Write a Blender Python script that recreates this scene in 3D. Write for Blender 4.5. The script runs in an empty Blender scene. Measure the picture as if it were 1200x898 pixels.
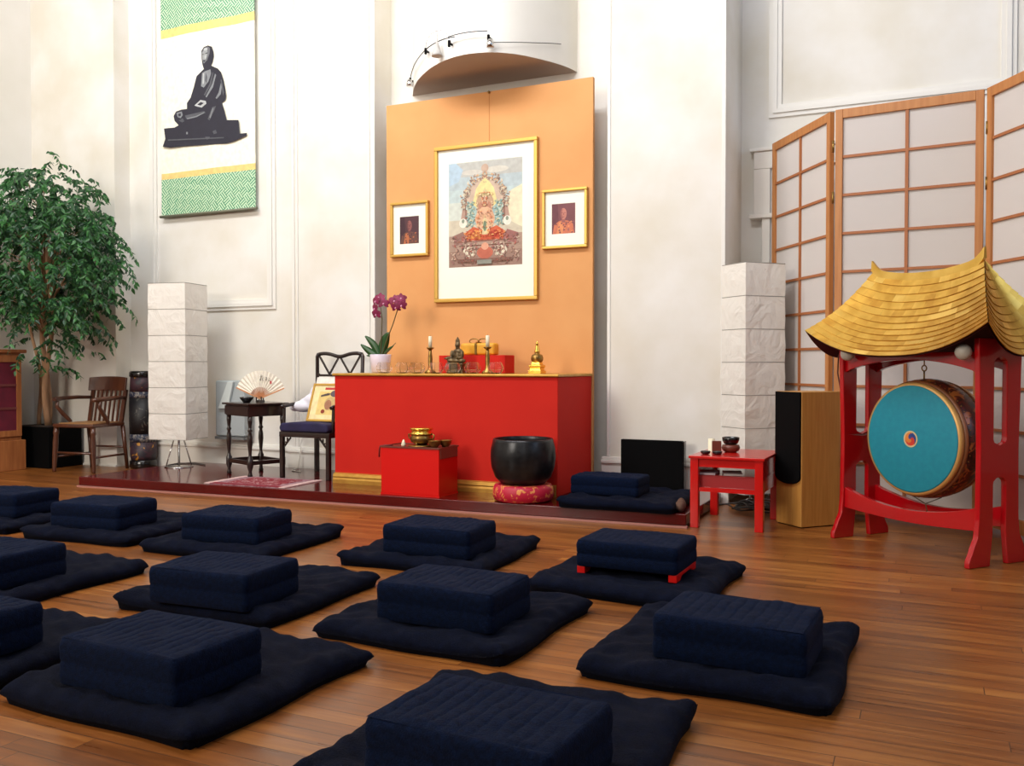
import bpy, bmesh, math, random
from mathutils import Vector, Matrix
R_ = math.radians
PI = math.pi
rnd = random.Random(7)
S = bpy.context.scene
C = S.collection

# ------------------------------------------------------------------ camera
cam_d = bpy.data.cameras.new('camera'); cam = bpy.data.objects.new('camera', cam_d); C.objects.link(cam)
cam_d.sensor_width = 36.0; cam_d.sensor_fit = 'HORIZONTAL'
cam_d.lens = 1060.0 / 1200.0 * 36.0
cam_d.clip_start = 0.02
cam.location = (0, 0, 1.05)
pitch = math.atan(21 / 1060.0)
cam.rotation_euler = (R_(90) - pitch, 0, R_(24.8))
S.camera = cam
# ------------------------------------------------------------------ world, light, exposure
w = bpy.data.worlds.new('world'); S.world = w; w.use_nodes = True
bg = w.node_tree.nodes['Background']; bg.inputs[0].default_value = (0.75, 0.86, 1.0, 1); bg.inputs[1].default_value = 1.0

def area(name, loc, target, sx, sy, power, col):
    d = bpy.data.lights.new(name, 'AREA'); d.shape = 'RECTANGLE'; d.size = sx; d.size_y = sy
    d.energy = power; d.color = col
    o = bpy.data.objects.new(name, d); C.objects.link(o); o.location = loc
    o.rotation_euler = (Vector(target) - Vector(loc)).to_track_quat('-Z', 'Y').to_euler()
    return o
area('daylight_tall_window', (-5.6, -3.7, 4.1), (-4.5, 7, 3.6), 2.6, 3.0, 390, (1.0, 0.91, 0.78))
area('daylight_rear_window', (1.5, -3.7, 4.1), (-0.5, 7, 4.2), 3.0, 3.0, 26, (1.0, 0.97, 0.93))
area('daylight_side_window', (4.2, 3.4, 3.9), (-3, 6.6, 4.2), 3.0, 2.8, 55, (0.45, 0.65, 1.0))
area('added_overhead_light', (-3.9, 3.3, 6.1), (-3.7, 6.8, 3.6), 6.5, 1.4, 500, (0.95, 0.97, 1.0))  # area lamp added below the closed ceiling to brighten the upper walls
S.view_settings.view_transform = 'Standard'; S.view_settings.look = 'None'
S.view_settings.gamma = 1.0; S.view_settings.use_curve_mapping = False
S.view_settings.exposure = 0.1

# ------------------------------------------------------------------ materials
def lin(r, g, b):
    f = lambda c: (c / 255 / 12.92) if c / 255 <= 0.04045 else ((c / 255 + 0.055) / 1.055) ** 2.4
    return (f(r), f(g), f(b), 1)
def mat(name, col, rough=0.6, metal=0.0, var=None, scale=8.0, stretch=(1, 1, 1), bump=0.0, bscale=60.0,
        coat=0.0, spec=None, sheen=0.0, rvar=0.0, detail=4.0):
    m = bpy.data.materials.new(name); m.use_nodes = True
    nt = m.node_tree; N = nt.nodes; L = nt.links; b = N['Principled BSDF']
    b.inputs['Base Color'].default_value = col; b.inputs['Roughness'].default_value = rough
    b.inputs['Metallic'].default_value = metal; b.inputs['Coat Weight'].default_value = coat
    if spec is not None: b.inputs['Specular IOR Level'].default_value = spec
    if sheen:
        b.inputs['Sheen Weight'].default_value = sheen
        b.inputs['Sheen Tint'].default_value = (min(1, col[0] * 8 + .1), min(1, col[1] * 8 + .1), min(1, col[2] * 8 + .1), 1)
    tc = N.new('ShaderNodeTexCoord')
    mp = N.new('ShaderNodeMapping'); mp.inputs['Scale'].default_value = stretch
    L.new(tc.outputs['Object'], mp.inputs['Vector'])
    if var is not None:
        n = N.new('ShaderNodeTexNoise'); n.inputs['Scale'].default_value = scale; n.inputs['Detail'].default_value = detail
        L.new(mp.outputs[0], n.inputs['Vector'])
        r = N.new('ShaderNodeValToRGB'); r.color_ramp.elements[0].position = 0.35; r.color_ramp.elements[1].position = 0.68
        r.color_ramp.elements[0].color = col; r.color_ramp.elements[1].color = var
        L.new(n.outputs['Fac'], r.inputs['Fac']); L.new(r.outputs['Color'], b.inputs['Base Color'])
        if rvar:
            mr = N.new('ShaderNodeMapRange'); mr.inputs['To Min'].default_value = rough - rvar; mr.inputs['To Max'].default_value = rough + rvar
            L.new(n.outputs['Fac'], mr.inputs['Value']); L.new(mr.outputs[0], b.inputs['Roughness'])
    if bump:
        n2 = N.new('ShaderNodeTexNoise'); n2.inputs['Scale'].default_value = bscale; n2.inputs['Detail'].default_value = 3
        L.new(mp.outputs[0], n2.inputs['Vector'])
        bp = N.new('ShaderNodeBump'); bp.inputs['Strength'].default_value = bump; bp.inputs['Distance'].default_value = 0.01
        L.new(n2.outputs['Fac'], bp.inputs['Height']); L.new(bp.outputs[0], b.inputs['Normal'])
    return m
M = {}
M['wall'] = mat('white_plaster', lin(233, 230, 224), 0.85, var=lin(222, 218, 208), scale=0.9, bump=0.10, bscale=5, detail=6)
M['wall_worn'] = mat('worn_white_plaster', lin(233, 230, 224), 0.85, var=lin(220, 214, 200), scale=1.6, bump=0.35, bscale=3.5, detail=8)
M['trim'] = mat('white_gloss_trim', lin(230, 227, 220), 0.5)
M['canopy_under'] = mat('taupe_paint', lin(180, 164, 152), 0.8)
M['ceiling'] = mat('dimmed_ceiling_paint', lin(196, 192, 186), 0.9)  # unseen ceiling toned down to weaken bounced light
M['wall_dark'] = mat('dimmed_unseen_wall_paint', lin(150, 138, 122), 0.9)  # unseen rear and right walls, darkened so they bounce less light
M['navy'] = mat('navy_cotton', lin(4, 13, 34), 0.95, var=lin(7, 22, 50), scale=60, bump=0.5, bscale=220, sheen=0.05, spec=0.12)
M['navy2'] = mat('navy_cotton_mat', lin(4, 8, 24), 0.95, var=lin(6, 13, 34), scale=40, bump=0.5, bscale=200, sheen=0.04, spec=0.12)
M['purple'] = mat('indigo_velvet', lin(28, 24, 56), 0.9, var=lin(38, 33, 72), scale=12, sheen=0.1)
M['altar_red'] = mat('altar_red_cloth', lin(204, 38, 26), 0.75, spec=0.2, var=lin(198, 34, 24), scale=3, bump=0.1, bscale=300)
M['box_red'] = mat('box_red_lacquer', lin(214, 14, 8), 0.4, spec=0.3)
M['red_lacquer'] = mat('red_lacquer', lin(200, 20, 16), 0.25, coat=0.3)
M['stand_red'] = mat('crimson_gloss', lin(176, 10, 20), 0.18, coat=0.4)
M['gold_paint'] = mat('gold_paint', lin(205, 158, 70), 0.35, metal=0.5, var=lin(190, 140, 60), scale=20)
M['gold'] = mat('bright_gold', lin(240, 196, 90), 0.25, metal=1.0)
M['frame_gold'] = mat('frame_gold', lin(204, 162, 78), 0.4, metal=0.5)
M['brass'] = mat('aged_brass', lin(176, 138, 72), 0.32, metal=0.9, var=lin(120, 90, 48), scale=25)
M['bronze'] = mat('statue_bronze', lin(120, 100, 70), 0.42, metal=0.75, var=lin(84, 70, 52), scale=30)
M['board'] = mat('orange_board', lin(222, 160, 100), 0.8, var=lin(216, 152, 92), scale=2.5)
M['dais'] = mat('oxblood_gloss', lin(92, 14, 14), 0.14, coat=0.08, spec=0.35, var=lin(78, 10, 11), scale=3)
M['dais_side'] = M['dais']
M['ebony'] = mat('ebony_wood', lin(36, 24, 22), 0.3, coat=0.3)
M['chair_wood'] = mat('walnut_stain', lin(96, 54, 34), 0.3, coat=0.4, var=lin(70, 38, 26), scale=9, stretch=(1, 1, .2))
M['cane'] = mat('cane_tan', lin(178, 130, 80), 0.6, var=lin(150, 105, 62), scale=60)
M['pine'] = mat('pine_wood', lin(178, 112, 62), 0.45, var=lin(150, 88, 46), scale=6, stretch=(4, 4, .4))
M['screen_wood'] = mat('screen_wood', lin(190, 128, 72), 0.5, var=lin(176, 112, 58), scale=7, stretch=(6, 6, .4))
M['lattice'] = mat('lattice_wood', lin(168, 102, 58), 0.55)
M['maple'] = mat('maple_veneer', lin(198, 144, 72), 0.4, var=lin(184, 128, 60), scale=7, stretch=(8, 8, .5))
M['black'] = mat('matte_black', lin(6, 6, 7), 0.8, spec=0.1)
M['black_gloss'] = mat('gloss_black', lin(16, 15, 16), 0.2, coat=0.3)
M['iron'] = mat('dark_singing_bowl', lin(56, 56, 58), 0.34, metal=0.75, var=lin(38, 38, 40), scale=14, bump=0.15, bscale=25)
M['white'] = mat('white_ceramic', lin(236, 234, 236), 0.3)
M['lilac_pot'] = mat('pale_lilac_pot', lin(226, 216, 232), 0.35)
M['wax'] = mat('ivory_wax', lin(240, 230, 200), 0.5)
M['matboard'] = mat('cream_matboard', lin(244, 242, 226), 0.7)
M['chrome'] = mat('chrome', lin(210, 210, 210), 0.15, metal=1.0)
M['teal'] = mat('teal_drum_skin', lin(10, 128, 150), 0.65, var=lin(14, 136, 156), scale=30, bump=0.08, bscale=200)
M['roof_under'] = mat('roof_underside', lin(70, 16, 16), 0.6)
M['shingle_a'] = mat('gold_shingle_a', lin(228, 184, 88), 0.33, metal=0.85, var=lin(200, 152, 62), scale=9)
M['shingle_b'] = mat('gold_shingle_b', lin(216, 170, 76), 0.40, metal=0.85, var=lin(188, 138, 54), scale=12)
M['shingle_c'] = mat('gold_shingle_c', lin(238, 198, 104), 0.28, metal=0.85, var=lin(212, 166, 72), scale=7)
M['leaf'] = mat('ficus_leaf', lin(32, 84, 36), 0.45, var=lin(60, 118, 56), scale=6)
M['leaf_dark'] = mat('ficus_leaf_dark', lin(20, 58, 32), 0.45, var=lin(32, 80, 40), scale=6)
M['bark'] = mat('ficus_bark', lin(190, 152, 118), 0.8, var=lin(150, 114, 84), scale=14, stretch=(1, 1, .3), bump=0.4, bscale=30)
M['orchid_leaf'] = mat('orchid_leaf', lin(38, 76, 34), 0.35)
M['stem'] = mat('plant_stem', lin(92, 80, 44), 0.6)
M['petal'] = mat('magenta_petal', lin(112, 8, 50), 0.6, var=lin(140, 22, 78), scale=30)
M['petal_light'] = mat('petal_light', lin(214, 150, 180), 0.6)
M['grey_box'] = mat('grey_enamel', lin(170, 178, 180), 0.4)
M['cord'] = mat('black_cord', lin(40, 38, 38), 0.6)
M['cord_white'] = mat('white_cord', lin(220, 216, 206), 0.6)
M['cabinet_cloth'] = mat('crimson_cloth', lin(112, 22, 44), 0.8, var=lin(92, 18, 38), scale=8)
M['saffron'] = mat('saffron_silk', lin(232, 168, 36), 0.45, var=lin(214, 146, 28), scale=14)
M['terracotta'] = mat('brown_terracotta', lin(110, 52, 38), 0.4)
M['cloth_white'] = mat('white_cloth', lin(226, 224, 236), 0.9, bump=0.4, bscale=14)
M['fringe'] = mat('pale_fringe', lin(222, 190, 186), 0.9)
M['rug_red'] = mat('rug_crimson', lin(138, 22, 40), 0.95, var=lin(112, 18, 36), scale=30)
M['rug_grey'] = mat('rug_border', lin(168, 140, 146), 0.95, var=lin(132, 62, 74), scale=50)
M['brown_cloth'] = mat('brown_bundle', lin(92, 64, 50), 0.9, bump=0.4, bscale=30)

def paper_mat(name, col, trans, bump=0.0, bscale=9.0):
    m = bpy.data.materials.new(name); m.use_nodes = True; nt = m.node_tree; N = nt.nodes; L = nt.links
    out = N['Material Output']; N.remove(N['Principled BSDF'])
    d = N.new('ShaderNodeBsdfDiffuse'); t = N.new('ShaderNodeBsdfTranslucent'); mx = N.new('ShaderNodeMixShader')
    d.inputs[0].default_value = col; t.inputs[0].default_value = col; mx.inputs[0].default_value = trans
    L.new(d.outputs[0], mx.inputs[1]); L.new(t.outputs[0], mx.inputs[2]); L.new(mx.outputs[0], out.inputs[0])
    if bump:
        tc = N.new('ShaderNodeTexCoord'); n = N.new('ShaderNodeTexNoise'); n.inputs['Scale'].default_value = bscale
        n.inputs['Detail'].default_value = 3; n.inputs['Distortion'].default_value = 1.5
        L.new(tc.outputs['Object'], n.inputs['Vector'])
        b = N.new('ShaderNodeBump'); b.inputs['Strength'].default_value = bump; b.inputs['Distance'].default_value = 0.03
        L.new(n.outputs['Fac'], b.inputs['Height']); L.new(b.outputs[0], d.inputs['Normal']); L.new(b.outputs[0], t.inputs['Normal'])
    return m
M['shoji'] = paper_mat('shoji_paper', lin(232, 226, 222), 0.35)
M['lantern'] = paper_mat('crinkled_paper', lin(240, 236, 228), 0.15, 0.55, 5.0)

def glass_mat():
    m = bpy.data.materials.new('clear_glass'); m.use_nodes = True; b = m.node_tree.nodes['Principled BSDF']
    b.inputs['Base Color'].default_value = (1, 1, 1, 1); b.inputs['Roughness'].default_value = 0.02
    b.inputs['Transmission Weight'].default_value = 1.0; b.inputs['IOR'].default_value = 1.45
    return m
M['glass'] = glass_mat()

def floor_mat():
    m = bpy.data.materials.new('strip_wood_floor'); m.use_nodes = True; nt = m.node_tree; N = nt.nodes; L = nt.links
    b = N['Principled BSDF']; tc = N.new('ShaderNodeTexCoord')
    br = N.new('ShaderNodeTexBrick'); br.inputs['Scale'].default_value = 1.0
    br.inputs['Brick Width'].default_value = 1.7; br.inputs['Row Height'].default_value = 0.075
    br.inputs['Mortar Size'].default_value = 0.0016; br.inputs['Mortar Smooth'].default_value = 0.3
    br.inputs['Color1'].default_value = (0, 0, 0, 1); br.inputs['Color2'].default_value = (1, 1, 1, 1); br.inputs['Mortar'].default_value = (0.5, 0.5, 0.5, 1)
    br.offset = 0.0
    sp = N.new('ShaderNodeSeparateXYZ'); L.new(tc.outputs['Object'], sp.inputs[0])
    dv = N.new('ShaderNodeMath'); dv.operation = 'DIVIDE'; dv.inputs[1].default_value = 0.075; L.new(sp.outputs['Y'], dv.inputs[0])
    fo = N.new('ShaderNodeMath'); fo.operation = 'FLOOR'; L.new(dv.outputs[0], fo.inputs[0])
    wn = N.new('ShaderNodeTexWhiteNoise'); wn.noise_dimensions = '1D'; L.new(fo.outputs[0], wn.inputs['W'])
    ma = N.new('ShaderNodeMath'); ma.operation = 'MULTIPLY_ADD'; ma.inputs[1].default_value = 1.7; L.new(wn.outputs['Value'], ma.inputs[0]); L.new(sp.outputs['X'], ma.inputs[2])
    cx_ = N.new('ShaderNodeCombineXYZ'); L.new(ma.outputs[0], cx_.inputs[0]); L.new(sp.outputs['Y'], cx_.inputs[1])
    L.new(cx_.outputs[0], br.inputs['Vector'])
    mp = N.new('ShaderNodeMapping'); mp.inputs['Scale'].default_value = (0.9, 14, 1); L.new(tc.outputs['Object'], mp.inputs['Vector'])
    # shift the grain from board to board
    ad = N.new('ShaderNodeVectorMath'); ad.operation = 'ADD'; sc = N.new('ShaderNodeVectorMath'); sc.operation = 'SCALE'; sc.inputs['Scale'].default_value = 7
    L.new(br.outputs['Color'], sc.inputs[0]); L.new(mp.outputs[0], ad.inputs[0]); L.new(sc.outputs[0], ad.inputs[1])
    n = N.new('ShaderNodeTexNoise'); n.inputs['Scale'].default_value = 2.2; n.inputs['Detail'].default_value = 6; n.inputs['Roughness'].default_value = 0.6
    L.new(ad.outputs[0], n.inputs['Vector'])
    mixf = N.new('ShaderNodeMath'); mixf.operation = 'MULTIPLY_ADD'; mixf.inputs[1].default_value = 0.30
    L.new(br.outputs['Color'], mixf.inputs[0])
    n3 = N.new('ShaderNodeMath'); n3.operation = 'MULTIPLY_ADD'; n3.inputs[1].default_value = 0.95; n3.inputs[2].default_value = -0.18
    L.new(n.outputs['Fac'], n3.inputs[0]); L.new(n3.outputs[0], mixf.inputs[2])
    r = N.new('ShaderNodeValToRGB'); cr = r.color_ramp
    cr.elements[0].position = 0.12; cr.elements[0].color = lin(96, 52, 22)
    cr.elements[1].position = 0.9; cr.elements[1].color = lin(194, 130, 62)
    e = cr.elements.new(0.5); e.color = lin(145, 86, 37)
    L.new(mixf.outputs[0], r.inputs['Fac'])
    # large worn patches
    n2 = N.new('ShaderNodeTexNoise'); n2.inputs['Scale'].default_value = 0.8; n2.inputs['Detail'].default_value = 5; L.new(tc.outputs['Object'], n2.inputs['Vector'])
    mr = N.new('ShaderNodeMapRange'); mr.inputs['From Min'].default_value = 0.35; mr.inputs['From Max'].default_value = 0.7; mr.inputs['To Min'].default_value = 0.82; mr.inputs['To Max'].default_value = 1.12
    L.new(n2.outputs['Fac'], mr.inputs['Value'])
    mu = N.new('ShaderNodeVectorMath'); mu.operation = 'SCALE'; L.new(r.outputs['Color'], mu.inputs[0]); L.new(mr.outputs[0], mu.inputs['Scale'])
    mm = N.new('ShaderNodeMix'); mm.data_type = 'RGBA'; mm.inputs['B'].default_value = lin(62, 34, 18)
    L.new(br.outputs['Fac'], mm.inputs['Factor']); L.new(mu.outputs[0], mm.inputs['A'])
    L.new(mm.outputs['Result'], b.inputs['Base Color'])
    rr = N.new('ShaderNodeMapRange'); rr.inputs['To Min'].default_value = 0.20; rr.inputs['To Max'].default_value = 0.42
    L.new(n.outputs['Fac'], rr.inputs['Value']); L.new(rr.outputs[0], b.inputs['Roughness'])
    b.inputs['Specular IOR Level'].default_value = 0.45
    bp = N.new('ShaderNodeBump'); bp.inputs['Strength'].default_value = 0.25; bp.inputs['Distance'].default_value = 0.003; bp.invert = True
    L.new(br.outputs['Fac'], bp.inputs['Height']); L.new(bp.outputs[0], b.inputs['Normal'])
    return m
M['floor'] = floor_mat()

def pattern_mat(name, a, b_, kind='fret', scale=30.0, rough=0.7, thr=0.5, a2=None):
    m = bpy.data.materials.new(name); m.use_nodes = True; nt = m.node_tree; N = nt.nodes; L = nt.links
    b = N['Principled BSDF']; b.inputs['Roughness'].default_value = rough
    tc = N.new('ShaderNodeTexCoord')
    r = N.new('ShaderNodeValToRGB'); r.color_ramp.interpolation = 'CONSTANT' if kind != 'floral' else 'LINEAR'
    if kind == 'fret':
        # diagonal key-fret: two families of diagonal bars that swap in a chequer
        mp = N.new('ShaderNodeMapping'); mp.inputs['Rotation'].default_value = (0, R_(38), 0); mp.inputs['Scale'].default_value = (scale, scale, scale)
        L.new(tc.outputs['Object'], mp.inputs['Vector'])
        sx = N.new('ShaderNodeSeparateXYZ'); L.new(mp.outputs[0], sx.inputs[0])
        def fr(out, k):
            a_ = N.new('ShaderNodeMath'); a_.operation = 'MULTIPLY'; a_.inputs[1].default_value = k; L.new(out, a_.inputs[0])
            f_ = N.new('ShaderNodeMath'); f_.operation = 'FRACT'; L.new(a_.outputs[0], f_.inputs[0]); return f_.outputs[0]
        def step(out, t):
            g = N.new('ShaderNodeMath'); g.operation = 'GREATER_THAN'; g.inputs[1].default_value = t; L.new(out, g.inputs[0]); return g.outputs[0]
        bx = step(fr(sx.outputs['X'], 1.0), 0.45); bz = step(fr(sx.outputs['Z'], 1.0), 0.45)
        ck = N.new('ShaderNodeTexChecker'); ck.inputs['Scale'].default_value = 0.34; L.new(mp.outputs[0], ck.inputs['Vector'])
        # chequer on X and Z only
        cb = N.new('ShaderNodeCombineXYZ'); L.new(sx.outputs['X'], cb.inputs[0]); L.new(sx.outputs['Z'], cb.inputs[1]); cb.inputs[2].default_value = 0.5
        L.new(cb.outputs[0], ck.inputs['Vector'])
        mx = N.new('ShaderNodeMix'); mx.data_type = 'FLOAT'; L.new(ck.outputs['Fac'], mx.inputs['Factor']); L.new(bx, mx.inputs['A']); L.new(bz, mx.inputs['B'])
        L.new(mx.outputs['Result'], r.inputs['Fac']); pos = 0.5
    else:
        n = N.new('ShaderNodeTexNoise'); n.inputs['Scale'].default_value = scale; n.inputs['Detail'].default_value = 2.5; n.inputs['Distortion'].default_value = 1.2
        L.new(tc.outputs['Object'], n.inputs['Vector']); L.new(n.outputs['Fac'], r.inputs['Fac']); pos = thr
    r.color_ramp.elements[0].color = a; r.color_ramp.elements[1].color = b_
    if kind == 'floral':
        r.color_ramp.elements[0].position = pos - 0.03; r.color_ramp.elements[1].position = pos + 0.03
        if a2 is not None:
            e = r.color_ramp.elements.new(max(0.01, pos - 0.16)); e.color = a2
            e2 = r.color_ramp.elements.new(max(0.0, pos - 0.2)); e2.color = a
    else: r.color_ramp.elements[1].position = pos
    L.new(r.outputs['Color'], b.inputs['Base Color'])
    return m
M['fret'] = pattern_mat('green_fret_brocade', lin(44, 132, 92), lin(196, 222, 190), 'fret', 42.0)
M['brocade'] = pattern_mat('red_gold_brocade', lin(186, 14, 52), lin(222, 140, 70), 'floral', 24.0, 0.5, 0.58)
M['drum_paint'] = pattern_mat('painted_drum_shell', lin(96, 34, 24), lin(170, 96, 46), 'floral', 16.0, 0.35, 0.57, lin(40, 34, 26))
M['drum_blue'] = pattern_mat('blue_ornament', lin(34, 40, 62), lin(128, 122, 118), 'floral', 26.0, 0.5, 0.55)
M['drum_flower'] = pattern_mat('flower_band', lin(40, 34, 44), lin(190, 130, 40), 'floral', 11.0, 0.5, 0.62, lin(70, 40, 50))
M['drum_scroll'] = pattern_mat('scroll_ornament', lin(20, 19, 24), lin(96, 92, 84), 'floral', 13.0, 0.5, 0.63)
M['rug_pattern'] = pattern_mat('rug_field', lin(132, 20, 38), lin(188, 150, 150), 'floral', 30.0, 0.9, 0.58)
FL = {}
def flat(r, g, b, rough=0.7):
    k = (r, g, b)
    if k not in FL: FL[k] = mat('pigment_%d' % (len(FL) + 1), lin(r, g, b), rough, var=lin(max(0, r * .93), max(0, g * .92), max(0, b * .92)), scale=22)
    return FL[k]

# ------------------------------------------------------------------ mesh builder
class MB:
    def __init__(s): s.bm = bmesh.new(); s.mi = 0
    def _f(s, vs, smooth=False):
        try:
            f = s.bm.faces.new(vs); f.material_index = s.mi; f.smooth = smooth; return f
        except ValueError: return None
    def v(s, p): return s.bm.verts.new(p)
    def box(s, x0, x1, y0, y1, z0, z1, xf=None):
        P = [(x, y, z) for x in (x0, x1) for y in (y0, y1) for z in (z0, z1)]
        if xf: P = [xf(Vector(p)) for p in P]
        v = [s.v(p) for p in P]
        for q in ((0, 1, 3, 2), (4, 6, 7, 5), (0, 4, 5, 1), (2, 3, 7, 6), (0, 2, 6, 4), (1, 5, 7, 3)): s._f([v[i] for i in q])
        return s
    def bar(s, p, q, wx, wy, up=(0, 0, 1)):
        p = Vector(p); q = Vector(q); d = (q - p).normalized(); u = Vector(up)
        if abs(d.dot(u)) > 0.98: u = Vector((0, 1, 0))
        a = d.cross(u).normalized() * wx / 2; b = d.cross(a).normalized() * wy / 2
        r = [[s.v(c + i * a + j * b) for i, j in ((-1, -1), (1, -1), (1, 1), (-1, 1))] for c in (p, q)]
        for k in range(4): s._f([r[0][k], r[0][(k + 1) % 4], r[1][(k + 1) % 4], r[1][k]])
        s._f(r[0][::-1]); s._f(r[1]); return s
    def tube(s, pts, rad, n=10, cap=True):
        pts = [Vector(p) for p in pts]; rad = [rad] * len(pts) if not hasattr(rad, '__len__') else rad
        rings = []; ref = None
        for i, p in enumerate(pts):
            d = (pts[min(i + 1, len(pts) - 1)] - pts[max(i - 1, 0)]).normalized()
            if ref is None: ref = Vector((1, 0, 0)) if abs(d.x) < 0.8 else Vector((0, 0, 1))
            a = (ref - d * ref.dot(d)).normalized(); ref = a; b = d.cross(a)
            rings.append([s.v(p + (a * math.cos(2 * PI * k / n) + b * math.sin(2 * PI * k / n)) * rad[i]) for k in range(n)])
        for i in range(len(rings) - 1):
            for k in range(n): s._f([rings[i][k], rings[i][(k + 1) % n], rings[i + 1][(k + 1) % n], rings[i + 1][k]], True)
        if cap: s._f(rings[0][::-1]); s._f(rings[-1])
        return s
    def lathe(s, prof, c=(0, 0, 0), n=32, sq=None, xf=None, smooth=True):
        rings = []
        for r, z in prof:
            ring = []
            for k in range(n):
                a = 2 * PI * (k + 0.5) / n
                p = Vector((c[0] + r * math.cos(a), c[1] + r * math.sin(a), c[2] + z))
                if xf: p = xf(p)
                ring.append(s.v(p))
            rings.append(ring)
        for i in range(len(rings) - 1):
            for k in range(n): s._f([rings[i][k], rings[i][(k + 1) % n], rings[i + 1][(k + 1) % n], rings[i + 1][k]], smooth)
        if prof[0][0] > 1e-5: s._f(rings[0][::-1])
        if prof[-1][0] > 1e-5: s._f(rings[-1])
        return s
    def prism(s, poly, f0, f1):
        """poly: list of 2D points; f0/f1 map (u,v) to 3D for the two faces"""
        a = [s.v(f0(*p)) for p in poly]; b = [s.v(f1(*p)) for p in poly]; n = len(poly)
        s._f(a); s._f(b[::-1])
        for i in range(n): s._f([a[i], b[i], b[(i + 1) % n], a[(i + 1) % n]])
        return s
    def ell(s, c, r, n=14, xf=None):
        prof = [(max(1e-6, math.sin(PI * i / n)), -math.cos(PI * i / n)) for i in range(n + 1)]
        c = Vector(c)
        def g(p):
            q = Vector((p.x * r[0], p.y * r[1], p.z * r[2]))
            if xf: q = xf(q)
            return q + c
        return s.lathe(prof, n=2 * n, xf=g)
    def build(s, name, mats, parent=None, bevel=0, seg=2, recalc=True, smooth=None, loc=None):
        if recalc: bmesh.ops.recalc_face_normals(s.bm, faces=s.bm.faces)
        me = bpy.data.meshes.new(name); s.bm.to_mesh(me); s.bm.free()
        for m in (mats if isinstance(mats, (list, tuple)) else [mats]): me.materials.append(m)
        o = bpy.data.objects.new(name, me); C.objects.link(o)
        if parent is not None: o.parent = parent
        if loc: o.location = loc
        if bevel:
            b = o.modifiers.new('bevel', 'BEVEL'); b.width = bevel; b.segments = seg; b.limit_method = 'ANGLE'; b.angle_limit = R_(40)
            for p in me.polygons: p.use_smooth = True
            o.modifiers.new('wn', 'WEIGHTED_NORMAL')
        if smooth is True:
            for p in me.polygons: p.use_smooth = True
        return o
def tag(o, label, cat, group=None, kind=None):
    o['label'] = label; o['category'] = cat
    if group: o['group'] = group
    if kind: o['kind'] = kind
    return o
def thing(name, label, cat, loc=(0, 0, 0), rz=0, group=None):
    o = bpy.data.objects.new(name, None); C.objects.link(o); o.empty_display_size = 0.1
    o.location = loc; o.rotation_euler = (0, 0, rz)
    return tag(o, label, cat, group)
def struct(name, mb, m, parent=None, bevel=0, label=None):
    o = mb.build(name, m, parent, bevel)
    if parent is None: o['kind'] = 'structure'
    if label: o['label'] = label
    return o
def copy_tree(o, parent=None):
    c = o.copy(); C.objects.link(c)
    if parent is not None: c.parent = parent
    for ch in [x for x in bpy.data.objects if x.parent == o]: copy_tree(ch, c)
    return c
def bx(*a): return MB().box(*a)

# ------------------------------------------------------------------ setting
FB = -4.2; FT = 6.2; XL = -8.85; XR = 4.8
fl = struct('floor', bx(XL - .15, XR + .15, FB - .15, 7.8, -0.08, 0.0), M['floor'])
struct('ceiling', bx(XL - .15, XR + .15, FB - .15, 7.8, FT, FT + .1), M['ceiling'])
# the back wall, one mesh stepping in and out: corner section, panel bay, pilaster, altar recess, pilaster, right bay
seq = [(XL, 6.753), (-7.615, 6.753), (-7.615, 6.95), (-5.455, 6.95), (-5.455, 6.88), (-4.53, 6.88), (-4.53, 7.15),
       (-2.341, 7.15), (-2.341, 6.88), (-1.407, 6.88), (-1.407, 7.5), (XR, 7.5)]
mb = MB()
for i in range(len(seq) - 1):
    (xa, ya), (xb, yb) = seq[i], seq[i + 1]
    if xa == xb: continue
    mb.box(xa, xb, ya, 7.72, 0, FT)
struct('wall_back', mb, M['wall_worn'])
struct('wall_left', bx(XL - .12, XL, FB, 7.72, 0, FT), M['wall'])
# the side and rear walls have tall window openings
def wall_open_x(x0, x1, ys, zs, y0, y1):
    m = MB(); m.box(x0, x1, y0, ys[0], 0, FT); m.box(x0, x1, ys[1], y1, 0, FT); m.box(x0, x1, ys[0], ys[1], 0, zs[0]); m.box(x0, x1, ys[0], ys[1], zs[1], FT); return m
struct('wall_right', wall_open_x(XR, XR + .12, (1.8, 5.0), (2.4, 5.4), FB, 7.72), M['wall_dark'])
m = MB()
for (a, b) in ((XL, -6.9), (-3.5, -0.1), (3.1, XR)): m.box(a, b, FB - .12, FB, 0, FT)
for (a, b) in ((-6.9, -3.5), (-0.1, 3.1)): m.box(a, b, FB - .12, FB, 0, 2.4); m.box(a, b, FB - .12, FB, 5.6, FT)
struct('wall_rear', m, M['wall_dark'])
def win(name, f, w0, w1, z0, z1):
    m = MB()
    for a, b, c, d in ((w0, w1, z0, z0 + .08), (w0, w1, z1 - .08, z1), (w0, w0 + .08, z0, z1), (w1 - .08, w1, z0, z1),
                       ((w0 + w1) / 2 - .03, (w0 + w1) / 2 + .03, z0, z1), (w0, w1, (z0 + z1) / 2 - .02, (z0 + z1) / 2 + .02)):
        f(m, a, b, c, d)
    o = struct(name, m, M['trim'])
win('window_1', lambda m, a, b, c, d: m.box(a, b, FB - .1, FB - .04, c, d), -6.9, -3.5, 2.4, 5.6)
win('window_2', lambda m, a, b, c, d: m.box(a, b, FB - .1, FB - .04, c, d), -0.1, 3.1, 2.4, 5.6)
win('window_3', lambda m, a, b, c, d: m.box(XR + .04, XR + .1, a, b, c, d), 1.8, 5.0, 2.4, 5.4)

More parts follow.
